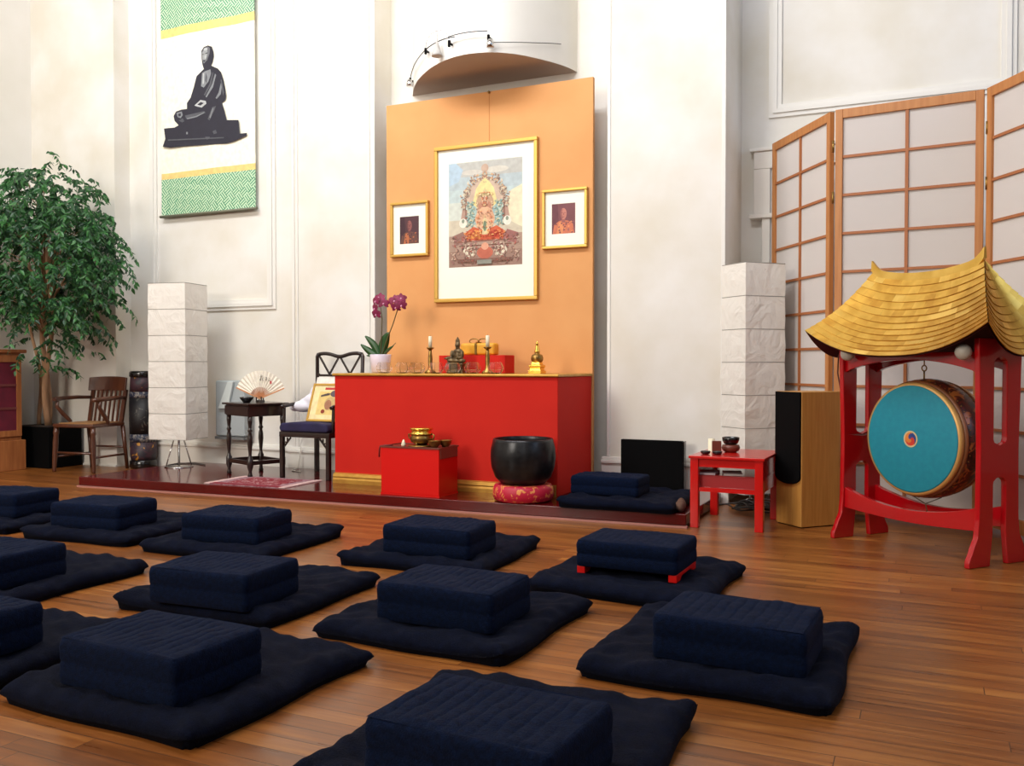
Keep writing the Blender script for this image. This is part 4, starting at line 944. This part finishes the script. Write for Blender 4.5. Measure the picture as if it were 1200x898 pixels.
m.bar((-.235, cd + .016, .87), (.235, cd + .016, .87), .02, .02); m.build('lattice', M['ebony'], t)
m = MB(); m.bar((-.235, cd + .01, .5), (.235, cd + .01, .5), .02, .02); m.build('lower_back_rail', M['ebony'], t)
for sx in (-1, 1):
    m = MB(); m.tube([(sx * (cw - .015), cd, .63), (sx * (cw + .005), 0, .625), (sx * (cw + .0), -cd + .06, .61), (sx * (cw + .0), -cd + .03, .60)], [.015, .016, .017, .016], 8); m.bar((sx * (cw - .005), -cd + .06, sh), (sx * (cw - .002), -cd + .07, .605), .02, .02); m.build('arm', M['ebony'], t)
for sx in (-1, 1):
    m = MB(); x = sx * (cw - .04)
    m.bar((x, -cd + .02, sh - .13), (x - sx * .07, -cd + .02, sh - .05), .012, .012, up=(0, 1, 0)); m.bar((x, -cd + .02, sh - .09), (x - sx * .035, -cd + .02, sh - .09), .010, .010); m.bar((x - sx * .035, -cd + .02, sh - .09), (x - sx * .035, -cd + .02, sh - .05), .01, .01)
    m.build('corner_bracket', M['ebony'], t)
m = MB(); q = .245
m.prism([(-q, 0), (q, 0), (q + .01, .03), (q - .005, .07), (.1, .085), (-.1, .083), (-q + .005, .072), (-q - .01, .035)], lambda u, v: (u, -.26, v), lambda u, v: (u, .225, v * .95))
o = m.build('seat_cushion', M['purple'], loc=(-4.785, 6.42, DZ + sh + .001), bevel=.018, seg=3); tag(o, 'deep indigo seat cushion on the lattice-back chair', 'cushion')
CZ = DZ + sh + .085
t = thing('leaning_picture', 'gold-framed drawing leaning back on the chair beside the altar', 'picture', (-4.655, 6.30, CZ), 0)
tilt = Matrix.Rotation(R_(-20), 4, 'X')
T_ = lambda x, y, z: tilt @ Vector((x + .24 * z * 0, y, z))
m = MB(); fw = .018; PW, PH = .20, .34
for a in ((-PW, PW, 0, fw), (-PW, PW, PH - fw, PH), (-PW, -PW + fw, fw, PH - fw), (PW - fw, PW, fw, PH - fw)): m.box(a[0], a[1], -.012, .008, a[2], a[3], xf=lambda p: tilt @ p)
m.build('frame', M['frame_gold'], t, bevel=.002)
m = MB(); mats = []
for k, (c, L) in enumerate([((244, 226, 170), [(-PW + fw, fw), (PW - fw, fw), (PW - fw, PH - fw), (-PW + fw, PH - fw)]), ((234, 206, 130), [(-.12, .06), (.12, .06), (.12, .27), (-.12, .27)]),
                        ((206, 178, 120), circ(.01, .16, .06, .06)), ((170, 120, 90), circ(-.01, .15, .035, .045)), ((96, 84, 92), circ(.04, .25, .045, .03)), ((196, 60, 60), [(-.07, .285), (.03, .285), (.03, .305), (-.07, .305)]),
                        ((60, 80, 140), [(.04, .285), (.16, .285), (.16, .30), (.04, .30)]), ((80, 70, 70), [(-.1, .22), (-.02, .235), (0, .25), (-.03, .255), (-.1, .235)]), ((150, 60, 40), circ(-.05, .09, .02, .018)), ((120, 100, 110), circ(.09, .24, .03, .02))]):
    fm = flat(*c)
    if fm not in mats: mats.append(fm)
    m.mi = mats.index(fm); m._f([m.v(tilt @ Vector((u, -.004 - .0003 * k, v))) for u, v in L])
m.build('drawing', mats, t, recalc=False)
t = MB(); t.box(-.215, .2, .0, .018, 0, .40, xf=lambda p: tilt @ p)
o = t.build('white_board', flat(238, 234, 226), loc=(-4.66, 6.345, CZ), bevel=.003); tag(o, 'plain white board leaning behind the gold-framed drawing on the chair', 'board')
m = MB()
for c, r in (((0, 0, .05), (.12, .07, .05)), ((.08, .01, .1), (.07, .05, .06)), ((.11, .03, .16), (.05, .04, .07)), ((-.07, -.01, .045), (.06, .05, .04)), ((.03, .02, .09), (.07, .05, .04))): m.ell(c, r, 8)
o = m.build('white_cloth', M['cloth_white'], loc=(-4.985, 6.42, CZ + .07)); r = o.modifiers.new('r', 'REMESH'); r.mode = 'VOXEL'; r.voxel_size = .012; r.use_smooth_shade = True
tag(o, 'bunched white cloth over the left arm of the lattice-back chair', 'cloth')
m = MB(); m.tube([(-5.30, 6.82, .60), (-5.305, 6.825, .5), (-5.28, 6.82, .4), (-5.33, 6.82, .3), (-5.31, 6.81, DZ + .2), (-5.33, 6.79, DZ + .01), (-5.25, 6.6, DZ + .006), (-5.12, 6.56, DZ + .006)], .005, 6)
tag(m.build('power_cable', M['cord_white'], None), 'thin pale cable hanging down the wall behind the turned-leg table', 'cable')

# ------------------------------------------------------------------ rug on the platform
t = thing('prayer_rug', 'small crimson rug with pale fringed ends on the platform left of the altar', 'rug', (-4.96, 5.87, DZ), R_(2))
rw, rd = .34, .25
bx(-rw, rw, -rd, rd, 0, .006).build('border', M['rug_grey'], t)
bx(-rw + .1, rw - .08, -rd + .1, rd - .07, .006, .0085).build('field', M['rug_pattern'], t)
bx(-rw, rw, -rd, -rd + .07, .0062, .008).build('front_band', M['rug_red'], t)
m = MB()
for s in (-1, 1):
    for k in range(46):
        y = -rd + 2 * rd * (k + .5) / 46; e = rnd.uniform(-.01, .01); m.bar((s * rw, y, .005), (s * (rw + .055), y + e, .005), .008, .006)
o = m.build('fringe', M['fringe'], t); o['kind'] = 'stuff'
o['label'] = 'pale pink fringe'

# ------------------------------------------------------------------ floor speaker
t = thing('floor_speaker', 'tall maple floor speaker with black grille in front of the folding screen', 'speaker', (-.742, 6.03, 0), R_(-43))
bx(-.25, 0, 0, .31, .006, .878).build('cabinet', M['maple'], t, bevel=.004)
poly = [(-.248, .876), (-.004, .876)] + [(-.126 + .122 * math.cos(a), .325 - .05 * math.sin(a)) for a in [PI * i / 16 for i in range(17)]]
m = MB(); m.prism(poly, lambda u, v: (u, -.014, v), lambda u, v: (u, 0, v)); m.build('grille', M['black'], t, bevel=.003)
bx(-.24, -.01, .01, .30, 0, .006).build('plinth', M['black'], t)
# cables on the floor
t = MB(); 
for k in range(7):
    cx, cy = -1.22 + rnd.uniform(-.12, .45), 6.75 + rnd.uniform(-.12, .16); ph = rnd.uniform(0, 6)
    cx = min(max(cx, -1.3), -1.08)
    t.tube([(cx + (.16 + .04 * math.sin(2 * a + ph)) * math.cos(a), min(7.2, cy - .15 + (.10 + .03 * math.sin(3 * a)) * math.sin(a)), .012 + .012 * (1 + math.sin(a * 3 + ph)) + .006 * k) for a in [2 * PI * i / 30 * 1.1 for i in range(31)]], .0055, 6)
t.tube([(-.95, 6.6, .01), (-.85, 6.5, .008), (-.78, 6.42, .03), (-.72, 6.40, .1)], .006, 6)
tag(t.build('cable_tangle', M['cord']), 'tangle of black cables on the floor behind the red table', 'cable')

# ------------------------------------------------------------------ folding screen
t = thing('folding_screen', 'tall three-panel wooden shoji screen with white paper behind the drum', 'screen')
SH = 2.80
def spanel(p, q):
    p = Vector((p[0], p[1], 0)); q = Vector((q[0], q[1], 0)); L_ = (q - p).length; ux = (q - p).normalized(); uy = Vector((-ux.y, ux.x, 0))
    xf = lambda v: p + ux * v.x + uy * v.y + Vector((0, 0, v.z))
    fw = .052; m = MB()
    m.box(.004, fw, -.018, .018, .01, SH, xf); m.box(L_ - fw, L_ - .004, -.018, .018, .01, SH, xf); m.box(fw, L_ - fw, -.017, .017, SH - .062, SH, xf); m.box(fw, L_ - fw, -.017, .017, .03, .12, xf)
    f = m.build('panel_frame', M['screen_wood'], t, bevel=.003)
    m = MB(); m.box(L_ / 2 - .010, L_ / 2 + .010, -.012, .012, .12, SH - .062, xf)
    nr = 10
    for k in range(1, nr): z = .12 + (SH - .182) * k / nr; m.box(fw, L_ - fw, -.011, .011, z - .009, z + .009, xf)
    m.build('lattice', M['lattice'], f)
    m = MB(); m.box(fw - .005, L_ - fw + .005, .001, .003, .115, SH - .06, xf); m.build('paper', M['shoji'], f)
spanel((-1.135, 7.40), (-.625, 6.63)); spanel((-.605, 6.61), (.305, 6.51)); spanel((.325, 6.49), (.80, 5.70))
m = MB()
for x, y in ((-.615, 6.60), (.315, 6.485)):
    for z in (.5, 1.3, 2.2, 2.55): m.tube([(x, y - .012, z - .04), (x, y - .012, z + .04)], .008, 8)
m.build('hinges', M['brass'], t)

# ------------------------------------------------------------------ drum stand with golden roof, and the drum
STX, STY = -.524, 5.807; ANG = math.atan2(-.634, .773)
t = thing('drum_stand', 'red lacquered drum stand with a golden shingled roof', 'stand', (STX, STY, 0), ANG)
WU, DW = .95, .40
# side frames: flared feet, waist, slot above and below
fr_ = [(-.03, 0), (-.03, .03), (.0, .09), (.035, .16), (.045, .26), (.05, .6), (.038, .95), (.03, 1.19)]
def side(u0, thick):
    """board in the (w, z) plane made of four uprights joined by webs"""
    N_ = len(fr_); m = MB()
    # outer outline of front half up to the slot, built as quads between edge and slot line
    zs_ = [0, .03, .06, .09, .12, .16, .2, .26, .35, .43, .455, .465, .62, .63, .66, .75, .85, .95, 1.03, 1.09, 1.13, 1.19]
    def edge(z):
        for i in range(N_ - 1):
            if fr_[i][1] <= z <= fr_[i + 1][1] and fr_[i + 1][1] > fr_[i][1]:
                k = (z - fr_[i][1]) / (fr_[i + 1][1] - fr_[i][1]); k = k * k * (3 - 2 * k) * .5 + k * .5; return fr_[i][0] + (fr_[i + 1][0] - fr_[i][0]) * k
        return fr_[-1][0]
    def slot(z):  # half width of opening about the centre
        hw_ = .05
        if z < .43: return hw_ if z > .17 else .05 + (.17 - z) * .12
        if z < .463: return hw_ * math.sqrt(max(0, 1 - ((z - .43) / .033) ** 2))
        if z < .63: return 0
        if z < .663: return hw_ * math.sqrt(max(0, 1 - ((.663 - z) / .033) ** 2))
        if z < 1.06: return hw_
        if z < 1.093: return hw_ * math.sqrt(max(0, 1 - ((z - 1.06) / .033) ** 2))
        return 0
    zs = sorted(set([round(1.19 * i / 70, 4) for i in range(71)] + [.463, .63, 1.093])); c_ = DW / 2
    for s in (1, -1):
        rows = []
        for z in zs:
            e, sl = edge(z), slot(z); a = (c_ - (c_ - e) * s * 1.0); 
            o_, i_ = (e, c_ - sl) if s == 1 else (DW - e, c_ + sl)
            rows.append([m.v((u0, o_, z)), m.v((u0, i_, z)), m.v((u0 + thick, i_, z)), m.v((u0 + thick, o_, z))])
        for i in range(len(rows) - 1):
            A, B = rows[i], rows[i + 1]
            for k in range(4):
                if k == 1 and slot(zs[i]) == 0 and slot(zs[i + 1]) == 0: continue
                m._f([A[k], A[(k + 1) % 4], B[(k + 1) % 4], B[k]])
        m._f(rows[0]); m._f(rows[-1])
    bmesh.ops.remove_doubles(m.bm, verts=m.bm.verts, dist=1e-5)
    return m.build('side_frame', M['stand_red'], t, bevel=.005)
side(0.0, .032); side(WU - .032, .032)
def beam(w0, lo, hi, nm):
    m = MB(); n = 24; A = []
    for i in range(n + 1):
        k = i / n; u = .028 + (WU - .056) * k; A.append((u, lo(k), hi(k)))
    rows = [[m.v((u, w0, a)), m.v((u, w0, b)), m.v((u, w0 + .035, b)), m.v((u, w0 + .035, a))] for u, a, b in A]
    for i in range(n):
        for k in range(4): m._f([rows[i][k], rows[i][(k + 1) % 4], rows[i + 1][(k + 1) % 4], rows[i + 1][k]])
    m._f(rows[0]); m._f(rows[-1]); m.build(nm, M['stand_red'], t, bevel=.003)
sg = lambda k: math.sin(PI * k)
for w0 in (.056, DW - .091):
    beam(w0, lambda k: .185 - .02 * sg(k), lambda k: .31 - .075 * sg(k) ** .8, 'lower_beam')
    beam(w0, lambda k: 1.005 + .075 * sg(k) ** .7, lambda k: 1.12 + .0 * sg(k), 'upper_beam')
m = MB(); m.box(WU / 2 - .03, WU / 2 + .03, .08, DW - .08, 1.085, 1.115); m.build('cross_bar', M['stand_red'], t)
# roof
rf = bpy.data.objects.new('roof', None); C.objects.link(rf); rf.parent = t
cu, cw_ = WU / 2, DW / 2; RH = .372; EU, EW = .62, .30; ZR, ZE, ZC = 1.555, 1.10, 1.262
def roofpt(sd, s, tt, off=0):
    """sd: side 0 front,1 right,2 back,3 left; s in -1..1 along, tt 0 ridge .. 1 eave"""
    # concave fall from ridge to eave
    fall = 1 - (1 - tt) ** 1.45
    if sd in (0, 2):
        hu = RH + (EU - RH) * tt; u = s * hu; wv = EW * tt
        wv = wv * (1 - .06 * (1 - abs(s)) * tt)
    else:
        wv = s * EW * tt; u = RH + (EU - RH) * tt * (1 - .05 * (1 - abs(s)) * tt)
    zr = ZR + (.055 * abs(s) ** 2.2 if sd in (0, 2) else .055)
    if sd in (0, 2): ze = ZE + (ZC - ZE) * abs(s) ** 2.4
    else: ze = ZE + (ZC - ZE) * abs(s) ** 2.4
    z = zr + (ze - zr) * (tt ** .92)
    z -= .03 * math.sin(PI * tt)
    if sd == 0: p = (cu + u, cw_ - wv, z)
    elif sd == 2: p = (cu - u, cw_ + wv, z)
    elif sd == 1: p = (cu + u, cw_ + wv, z)
    else: p = (cu - u, cw_ - wv, z)
    p = Vector(p)
    if off:
        nrm = {0: Vector((0, -.75, .66)), 2: Vector((0, .75, .66)), 1: Vector((.8, 0, .6)), 3: Vector((-.8, 0, .6))}[sd]; p += nrm * off
    return p
NC = 12
for sd in range(4):
    m = MB(); ns = 12 if sd in (0, 2) else 8
    for c_ in range(NC):
        ta, tb = c_ / NC, min(1, (c_ + 1.0) / NC)
        cuts = [-1]; sh0 = rnd.uniform(.3, 1)
        for k in range(ns): x = -1 + 2 * (k + sh0) / ns; cuts.append(min(.999, x)) if x < .985 else None
        cuts.append(1)
        for k in range(len(cuts) - 1):
            s0, s1 = cuts[k], cuts[k + 1]; m.mi = rnd.choice((0, 0, 1, 1, 2)); jit = rnd.uniform(0, .0012)
            sub = 3; g = [[m.v(roofpt(sd, s0 + (s1 - s0) * i / sub, tt_, o_)) for i in range(sub + 1)] for tt_, o_ in ((ta, .001), (tb, .005 + jit), (tb, .001))]
            for i in range(sub):
                m._f([g[0][i], g[0][i + 1], g[1][i + 1], g[1][i]]); m._f([g[1][i], g[1][i + 1], g[2][i + 1], g[2][i]])
    m.build('shingles', [M['shingle_a'], M['shingle_b'], M['shingle_c']], rf, recalc=False)
m = MB()
for sd in range(4):
    n1, n2 = 20, 8
    g = [[m.v(roofpt(sd, -1 + 2 * i / n1, .02 + .98 * j / n2, -.012)) for i in range(n1 + 1)] for j in range(n2 + 1)]
    for j in range(n2):
        for i in range(n1): m._f([g[j][i], g[j][i + 1], g[j + 1][i + 1], g[j + 1][i]], True)
m.build('underside', M['roof_under'], rf, recalc=False)
m = MB(); n = 24; A = []
for i in range(n + 1):
    k = 2 * i / n - 1; zt = ZR + .025 + .055 * abs(k) ** 2.2 + .045 * max(0, (abs(k) - .8) / .2) ** 1.5; A.append((cu + k * (RH + .005), zt))
rows = [[m.v((u, cw_ - .012, z - .06)), m.v((u, cw_ - .008, z)), m.v((u, cw_ + .008, z)), m.v((u, cw_ + .012, z - .06))] for u, z in A]
for i in range(n):
    for k in range(4): m._f([rows[i][k], rows[i][(k + 1) % 4], rows[i + 1][(k + 1) % 4], rows[i + 1][k]])
m._f(rows[0]); m._f(rows[-1]); m.build('ridge', M['shingle_c'], rf)
for u, w_ in ((.10, .0), (WU - .07, .0)):
    m = MB(); m.ell((u, w_, 1.118), (.042, .042, .042), 10); m.build('globe_bulb', mat('frosted_globe', lin(190, 186, 176), .35), t)
m = MB(); m.tube([(-.01, .06, 1.14), (-.05, .08, 1.10), (-.075, .10, 1.0), (-.06, .11, .9), (-.02, .12, .8), (-.008, .13, .7)], .005, 6); m.build('flex', mat('brown_flex', lin(84, 44, 32), .5), t)

RC = Matrix.Rotation(ANG, 4, 'Z')
dc = Vector((STX, STY, 0)) + RC @ Vector((cu, 0, 0)).to_3d()
ctr = Vector((STX, STY, 0)) + (RC @ Vector((cu, .10, 0))); ctr.z = .632
t = thing('drum', 'large hanging drum with a teal skin and painted barrel', 'drum', ctr, ANG)
ax = lambda p: Vector((p.x, p.z, p.y))   # lathe axis to local +Y
r0 = .305
MB().lathe([(r0 + .001, .028), (r0 + .02, .05), (r0 + .034, .10), (r0 + .036, .13), (r0 + .034, .16), (r0 + .02, .205), (r0 + .001, .228)], n=72, xf=ax).build('shell', M['drum_paint'], t)
for s, y0, y1 in ((0, .0, .034), (1, .222, .256)):
    MB().lathe([(r0 - .002, y0), (r0 + .012, y0 + .004), (r0 + .016, (y0 + y1) / 2), (r0 + .014, y1 - .002), (r0, y1)], n=72, xf=ax).build('rim_band', mat('gilt_rim', lin(206, 160, 92), .4, metal=.3), t)
    yy = -.004 if s == 0 else .26
    MB().lathe([(1e-6, yy), (r0 - .01, yy), (r0 - .002, yy + (.003 if s == 0 else -.003)), (r0 - .002, yy + (.010 if s == 0 else -.010)), (1e-6, yy + (.01 if s == 0 else -.01))], n=72, xf=ax).build('drum_skin', M['teal'], t)
for y0, y1 in ((.034, .056), (.20, .222)):
    MB().lathe([(r0 + .010, y0), (r0 + .022, y0 + .004), (r0 + .026, (y0 + y1) / 2), (r0 + .022, y1)], n=72, xf=ax).build('rim_band', mat('brown_rim', lin(128, 74, 40), .4), t)
m = MB()
for y in (.065, .19):
    for k in range(60):
        a = 2 * PI * k / 60; rr_ = r0 + .027; m.ell((rr_ * math.cos(a), y, rr_ * math.sin(a)), (.004, .004, .004), 4)
m.build('studs', M['brass'], t)
m = MB(); RE = .038; nr_, na = 7, 48; cols = [flat(206, 58, 40), flat(38, 64, 130), flat(222, 130, 50), flat(206, 190, 140)]
for i in range(nr_):
    for k in range(na):
        ra, rb = RE * i / nr_, RE * (i + 1) / nr_; a, b = 2 * PI * k / na, 2 * PI * (k + 1) / na
        sw = ((a + 2.6 * (i + .5) / nr_ + .5) / (2 * PI) * 3) % 3; m.mi = int(sw)
        P_ = [(ra * math.cos(a), ra * math.sin(a)), (rb * math.cos(a), rb * math.sin(a)), (rb * math.cos(b), rb * math.sin(b)), (ra * math.cos(b), ra * math.sin(b))]
        if i == 0: P_ = P_[1:]if False else [(0, 0), P_[1], P_[2]]
        m._f([m.v((x, -.0052, z)) for x, z in P_])
m.mi = 3
for k in range(na):
    a, b = 2 * PI * k / na, 2 * PI * (k + 1) / na; m._f([m.v((r * math.cos(q), -.0055, r * math.sin(q))) for r, q in ((RE, a), (RE + .009, a), (RE + .009, b), (RE, b))])
m.build('emblem', cols, t, recalc=False)
m = MB(); m.tube([(0, .10, 1.083 - .632), (0, .10, 1.045 - .632)], .004, 6)
m.tube([(.016 * math.cos(a), .10, .40 + .016 * math.sin(a)) for a in [2 * PI * i / 16 for i in range(17)]], .004, 6, cap=False); m.tube([(0, .10, .385), (0, .10, .335)], .005, 6)
m.build('hanger', M['brass'], t)
m = MB(); m.tube([(-.05, .06, -.325), (0, .12, -.375), (.06, .18, -.335)], .003, 6); m.tube([(0, .12, -.375), (0, .14, -.435)], .003, 6); m.build('tie_cord', M['stem'], t)

# ------------------------------------------------------------------ left corner: cabinet, planter, ficus, armchair, painted barrel
t = thing('display_cabinet', 'pine cabinet with dark red panes at the left edge', 'cabinet', (-8.27, 6.20, 0))
bx(-.5, -.02, -.80, -.02, .30, 1.17).build('body', M['pine'], t, bevel=.004)
bx(-.52, .005, -.82, 0.01, 0, .30).build('base', M['pine'], t, bevel=.006)
bx(-.53, .02, -.83, .02, 1.17, 1.205).build('cornice', M['pine'], t, bevel=.008)
for k in range(2):
    y1 = -.03 - k * .385; y0 = y1 - .375
    m = MB(); m.box(-.02, .0, y0, y0 + .05, .34, 1.15); m.box(-.02, .0, y1 - .05, y1, .34, 1.15); m.box(-.02, 0, y0 + .05, y1 - .05, .34, .40); m.box(-.02, 0, y0 + .05, y1 - .05, 1.08, 1.15)
    d = m.build('door', M['pine'], t, bevel=.002)
    bx(-.016, -.012, y0 + .045, y1 - .045, .39, 1.09).build('pane', M['cabinet_cloth'], d)
    m = MB()
    for z in (.62, .85): m.box(-.016, -.004, y0 + .05, y1 - .05, z - .012, z + .012)
    m.build('glazing_bar', mat('dull_pane_bar', lin(112, 52, 50), .5), d)

t = thing('planter', 'large black square planter in the left corner', 'planter', (-8.33, 6.52, 0))
m = MB(); m.box(-.24, .25, -.2, .2, 0, .42); m.build('pot', M['black'], t, bevel=.01)
bx(-.22, .23, -.18, .18, .42, .428).build('soil', mat('dark_soil', lin(50, 36, 28), .95), t)
t = thing('ficus_tree', 'tall weeping fig tree in the black planter at the left', 'tree', (-8.33, 6.50, .43))
def wob(x, y, z, k): return (x + .025 * math.sin(z * 5 + k * 2.1), y + .02 * math.cos(z * 6 + k), z)
for k, (dx, dy, h_, ex, ey, rr_) in enumerate(((-.02, 0, 2.3, .18, -.12, .032), (.05, -.03, 2.0, .32, -.2, .03), (-.07, .0, 1.7, -.02, -.15, .02))):
    m = MB(); pts = []
    for i in range(22):
        q = i / 21; tw_ = .035 * math.sin(q * 9 + k * 2.1) * (1 - q * .5); pts.append((dx + ex * q + tw_, dy + ey * q + .03 * math.cos(q * 9 + k * 2.1), h_ * q))
    m.tube(pts, [rr_ * (1.15 - .75 * i / 21) for i in range(22)], 10); m.build('stem', M['bark'], t)
# branches and hanging twigs
rt = random.Random(21); br = MB(); lf = MB(); T0 = Vector((-8.33, 6.50, .43))
CX, CY, CZ2 = .33, -.30, 1.62
def leaf(c, d, L_):
    d = Vector(d).normalized(); s = d.cross(Vector((rt.uniform(-1, 1), rt.uniform(-1, 1), rt.uniform(-.3, .3)))).normalized(); nn = s.cross(d)
    a = lf.v(c); p1 = lf.v(c + d * L_ * .35 + s * L_ * .23 + nn * L_ * .05); p2 = lf.v(c + d * L_ * .35 - s * L_ * .23 + nn * L_ * .05)
    m1 = lf.v(c + d * L_ * .5 - nn * L_ * .03); e1 = lf.v(c + d * L_ * .72 + s * L_ * .15); e2 = lf.v(c + d * L_ * .72 - s * L_ * .15); tip = lf.v(c + d * L_ * 1.05 - nn * L_ * .06)
    lf.mi = 1 if rt.random() < .45 else 0
    lf._f([a, p1, m1]); lf._f([a, m1, p2]); lf._f([p1, e1, m1]); lf._f([m1, e2, p2]); lf._f([e1, tip, m1]); lf._f([m1, tip, e2])
cnt = 0; made = 0
while made < 760 and cnt < 5000:
    cnt += 1
    a = rt.uniform(0, 2 * PI); el = rt.uniform(-1, 1); rad = rt.uniform(.25, 1) ** .6
    q = math.sqrt(1 - el * el)
    env = 1.0 if el < 0 else 1.0
    x = CX + .92 * rad * q * math.cos(a); y = CY + .50 * rad * q * math.sin(a); z = CZ2 + 1.12 * rad * el
    if z < 1.15 and rt.random() < (.55 if x > .25 else .8): continue
    if z > 2.2 and rt.random() < .2: continue
    P0 = Vector((x, y, z))
    wx, wy = P0.x + T0.x, P0.y + T0.y
    if wy > 6.66 or wx < XL + .2: continue
    if wx < -8.05 and wy < 6.4 and z + .43 < 1.62: continue
    # gaps seen in the crown
    made += 1
    trunkp = Vector((.12, -.1, max(.9, min(2.2, z - .25 - .3 * rad))))
    out = Vector((x - .12, y + .1, 0)); 
    if out.length < .05: out = Vector((.3, -.2, 0))
    out.normalize()
    if made % 6 == 0 and rad < .8: br.tube([trunkp, trunkp.lerp(P0, .5) + Vector((0, 0, .12)), P0], [.008, .006, .003], 5)
    Lt = rt.uniform(.16, .34); nl = int(Lt / .017)
    c = P0.copy(); d = (out * .8 + Vector((rt.uniform(-.5, .5), rt.uniform(-.5, .5), .15)))
    for i in range(nl):
        d = (d + Vector((0, 0, -.10))).normalized(); c2 = c + d * .019
        if c2.y + T0.y > 6.68: c2.y = 6.68 - T0.y
        if c2.x + T0.x < XL + .17: c2.x = XL + .17 - T0.x
        side_ = d.cross(Vector((0, 0, 1))); side_ = side_.normalized() if side_.length > .01 else Vector((1, 0, 0))
        ld = d * .4 + side_ * (.7 if i % 2 else -.7) + Vector((rt.uniform(-.8, .8), rt.uniform(-.8, .8), rt.uniform(-1.3, -.2)))
        if c2.y + T0.y > 6.62: ld.y = -abs(ld.y)
        leaf(c2, ld, rt.uniform(.045, .075)); c = c2
br.build('branches', M['bark'], t)
o = lf.build('foliage', [M['leaf'], M['leaf_dark']], t, recalc=False)

# wooden armchair
t = thing('wooden_armchair', 'brown slat-back wooden armchair with a cane seat at the left', 'chair', (-7.60, 6.43, 0), R_(6))
wood = M['chair_wood']
m = MB(); m.prism([(-.25, -.24), (-.12, -.265), (.12, -.265), (.25, -.24), (.235, .2), (-.235, .2)], lambda u, v: (u, v, .44), lambda u, v: (u, v, .475)); m.build('seat_frame', wood, t, bevel=.01)
m = MB(); m.prism([(-.21, -.2), (.21, -.2), (.195, .165), (-.195, .165)], lambda u, v: (u, v, .474), lambda u, v: (u, v, .4815)); m.build('cane_seat', M['cane'], t)
for sx in (-1, 1):
    m = MB(); m.lathe([(.016, 0), (.019, .02), (.024, .15), (.027, .3), (.022, .36), (.028, .38), (.024, .44)], n=16, xf=lambda p: Vector((p.x + sx * (.225 + .02 * (1 - p.z / .44)), p.y - .215 - .015 * (1 - p.z / .44), p.z))); m.build('leg', wood, t)
    m = MB(); m.tube([(sx * .225, .24, 0), (sx * .215, .19, .44)], [.017, .022], 10); m.build('leg', wood, t)
for a, b, z in (((-.24, -.22), (.24, -.22), .19), ((-.235, -.22), (-.22, .225), .15), ((.235, -.22), (.22, .225), .15), ((-.22, .225), (.22, .225), .22)):
    m = MB(); m.tube([(a[0], a[1], z), (b[0], b[1], z)], .011, 8); m.build('stretcher', wood, t)
for sx in (-1, 1): m = MB(); m.bar((sx * .20, .185, .46), (sx * .205, .25, .80), .04, .024); m.build('back_post', wood, t)
for k in range(6): x = -.14 + .056 * k; m = MB(); m.bar((x, .19, .47), (x, .25, .80), .018, .012); m.build('back_slat', wood, t)
# curved crest rail
m = MB(); n = 14; rows = []
for i in range(n + 1):
    a = -1 + 2 * i / n; x = .235 * a; y = .265 - .05 * a * a; zt = .935 - .012 * a * a
    rows.append([m.v((x, y - .012, .79)), m.v((x, y + .012, .79)), m.v((x, y + .03, zt)), m.v((x, y + .006, zt))])
for i in range(n):
    for k in range(4): m._f([rows[i][k], rows[i][(k + 1) % 4], rows[i + 1][(k + 1) % 4], rows[i + 1][k]])
m._f(rows[0]); m._f(rows[-1]); m.build('crest_rail', wood, t, bevel=.006)
for sx in (-1, 1):
    m = MB(); m.tube([(sx * .21, .22, .72), (sx * .255, .08, .725), (sx * .27, -.08, .72), (sx * .255, -.2, .712), (sx * .23, -.235, .71)], [.017, .02, .022, .024, .018], 10); ar = m.build('arm', wood, t)
    m = MB(); m.tube([(sx * .262, -.16, .71), (sx * .262, -.17, .64), (sx * .25, -.10, .56), (sx * .235, -.03, .49), (sx * .23, -.03, .455)], [.014, .018, .022, .018, .015], 8); m.build('arm_support', wood, t)

# painted barrel
t = thing('painted_barrel', 'tall black barrel-shaped stand with painted flower bands behind the armchair', 'barrel', (-7.29, 6.80, 0))
MB().lathe([(.125, 0), (.135, .02), (.135, .075), (.12, .09)], n=40).build('base_ring', M['black_gloss'], t)
MB().lathe([(.12, .085), (.128, .12), (.132, .27)], n=40).build('flower_band', M['drum_flower'], t)
MB().lathe([(.133, .27), (.136, .30), (.135, .35)], n=40).build('ornament_band', M['drum_blue'], t)
MB().lathe([(.133, .35), (.137, .5), (.134, .72)], n=40).build('shell', M['drum_scroll'], t)
MB().lathe([(.135, .72), (.135, .745), (.131, .78)], n=40).build('ornament_band', M['drum_blue'], t)
MB().lathe([(.131, .78), (.125, .86), (.122, .93)], n=40).build('flower_band', M['drum_flower'], t)
MB().lathe([(.122, .925), (.133, .935), (.133, .975), (.12, .99), (1e-6, .99)], n=40).build('lid', M['black_gloss'], t)
# thin cable from the left lantern
m = MB(); m.tube([(-6.44, 6.5, DZ + .006), (-6.6, 6.45, DZ + .006), (-6.64, 6.62, DZ + .006), (-6.5, 6.7, DZ + .006), (-6.3, 6.62, DZ + .006)], .005, 6)
tag(m.build('power_cable', M['cord'], None), 'thin dark cable on the platform under the left paper lantern', 'cable')
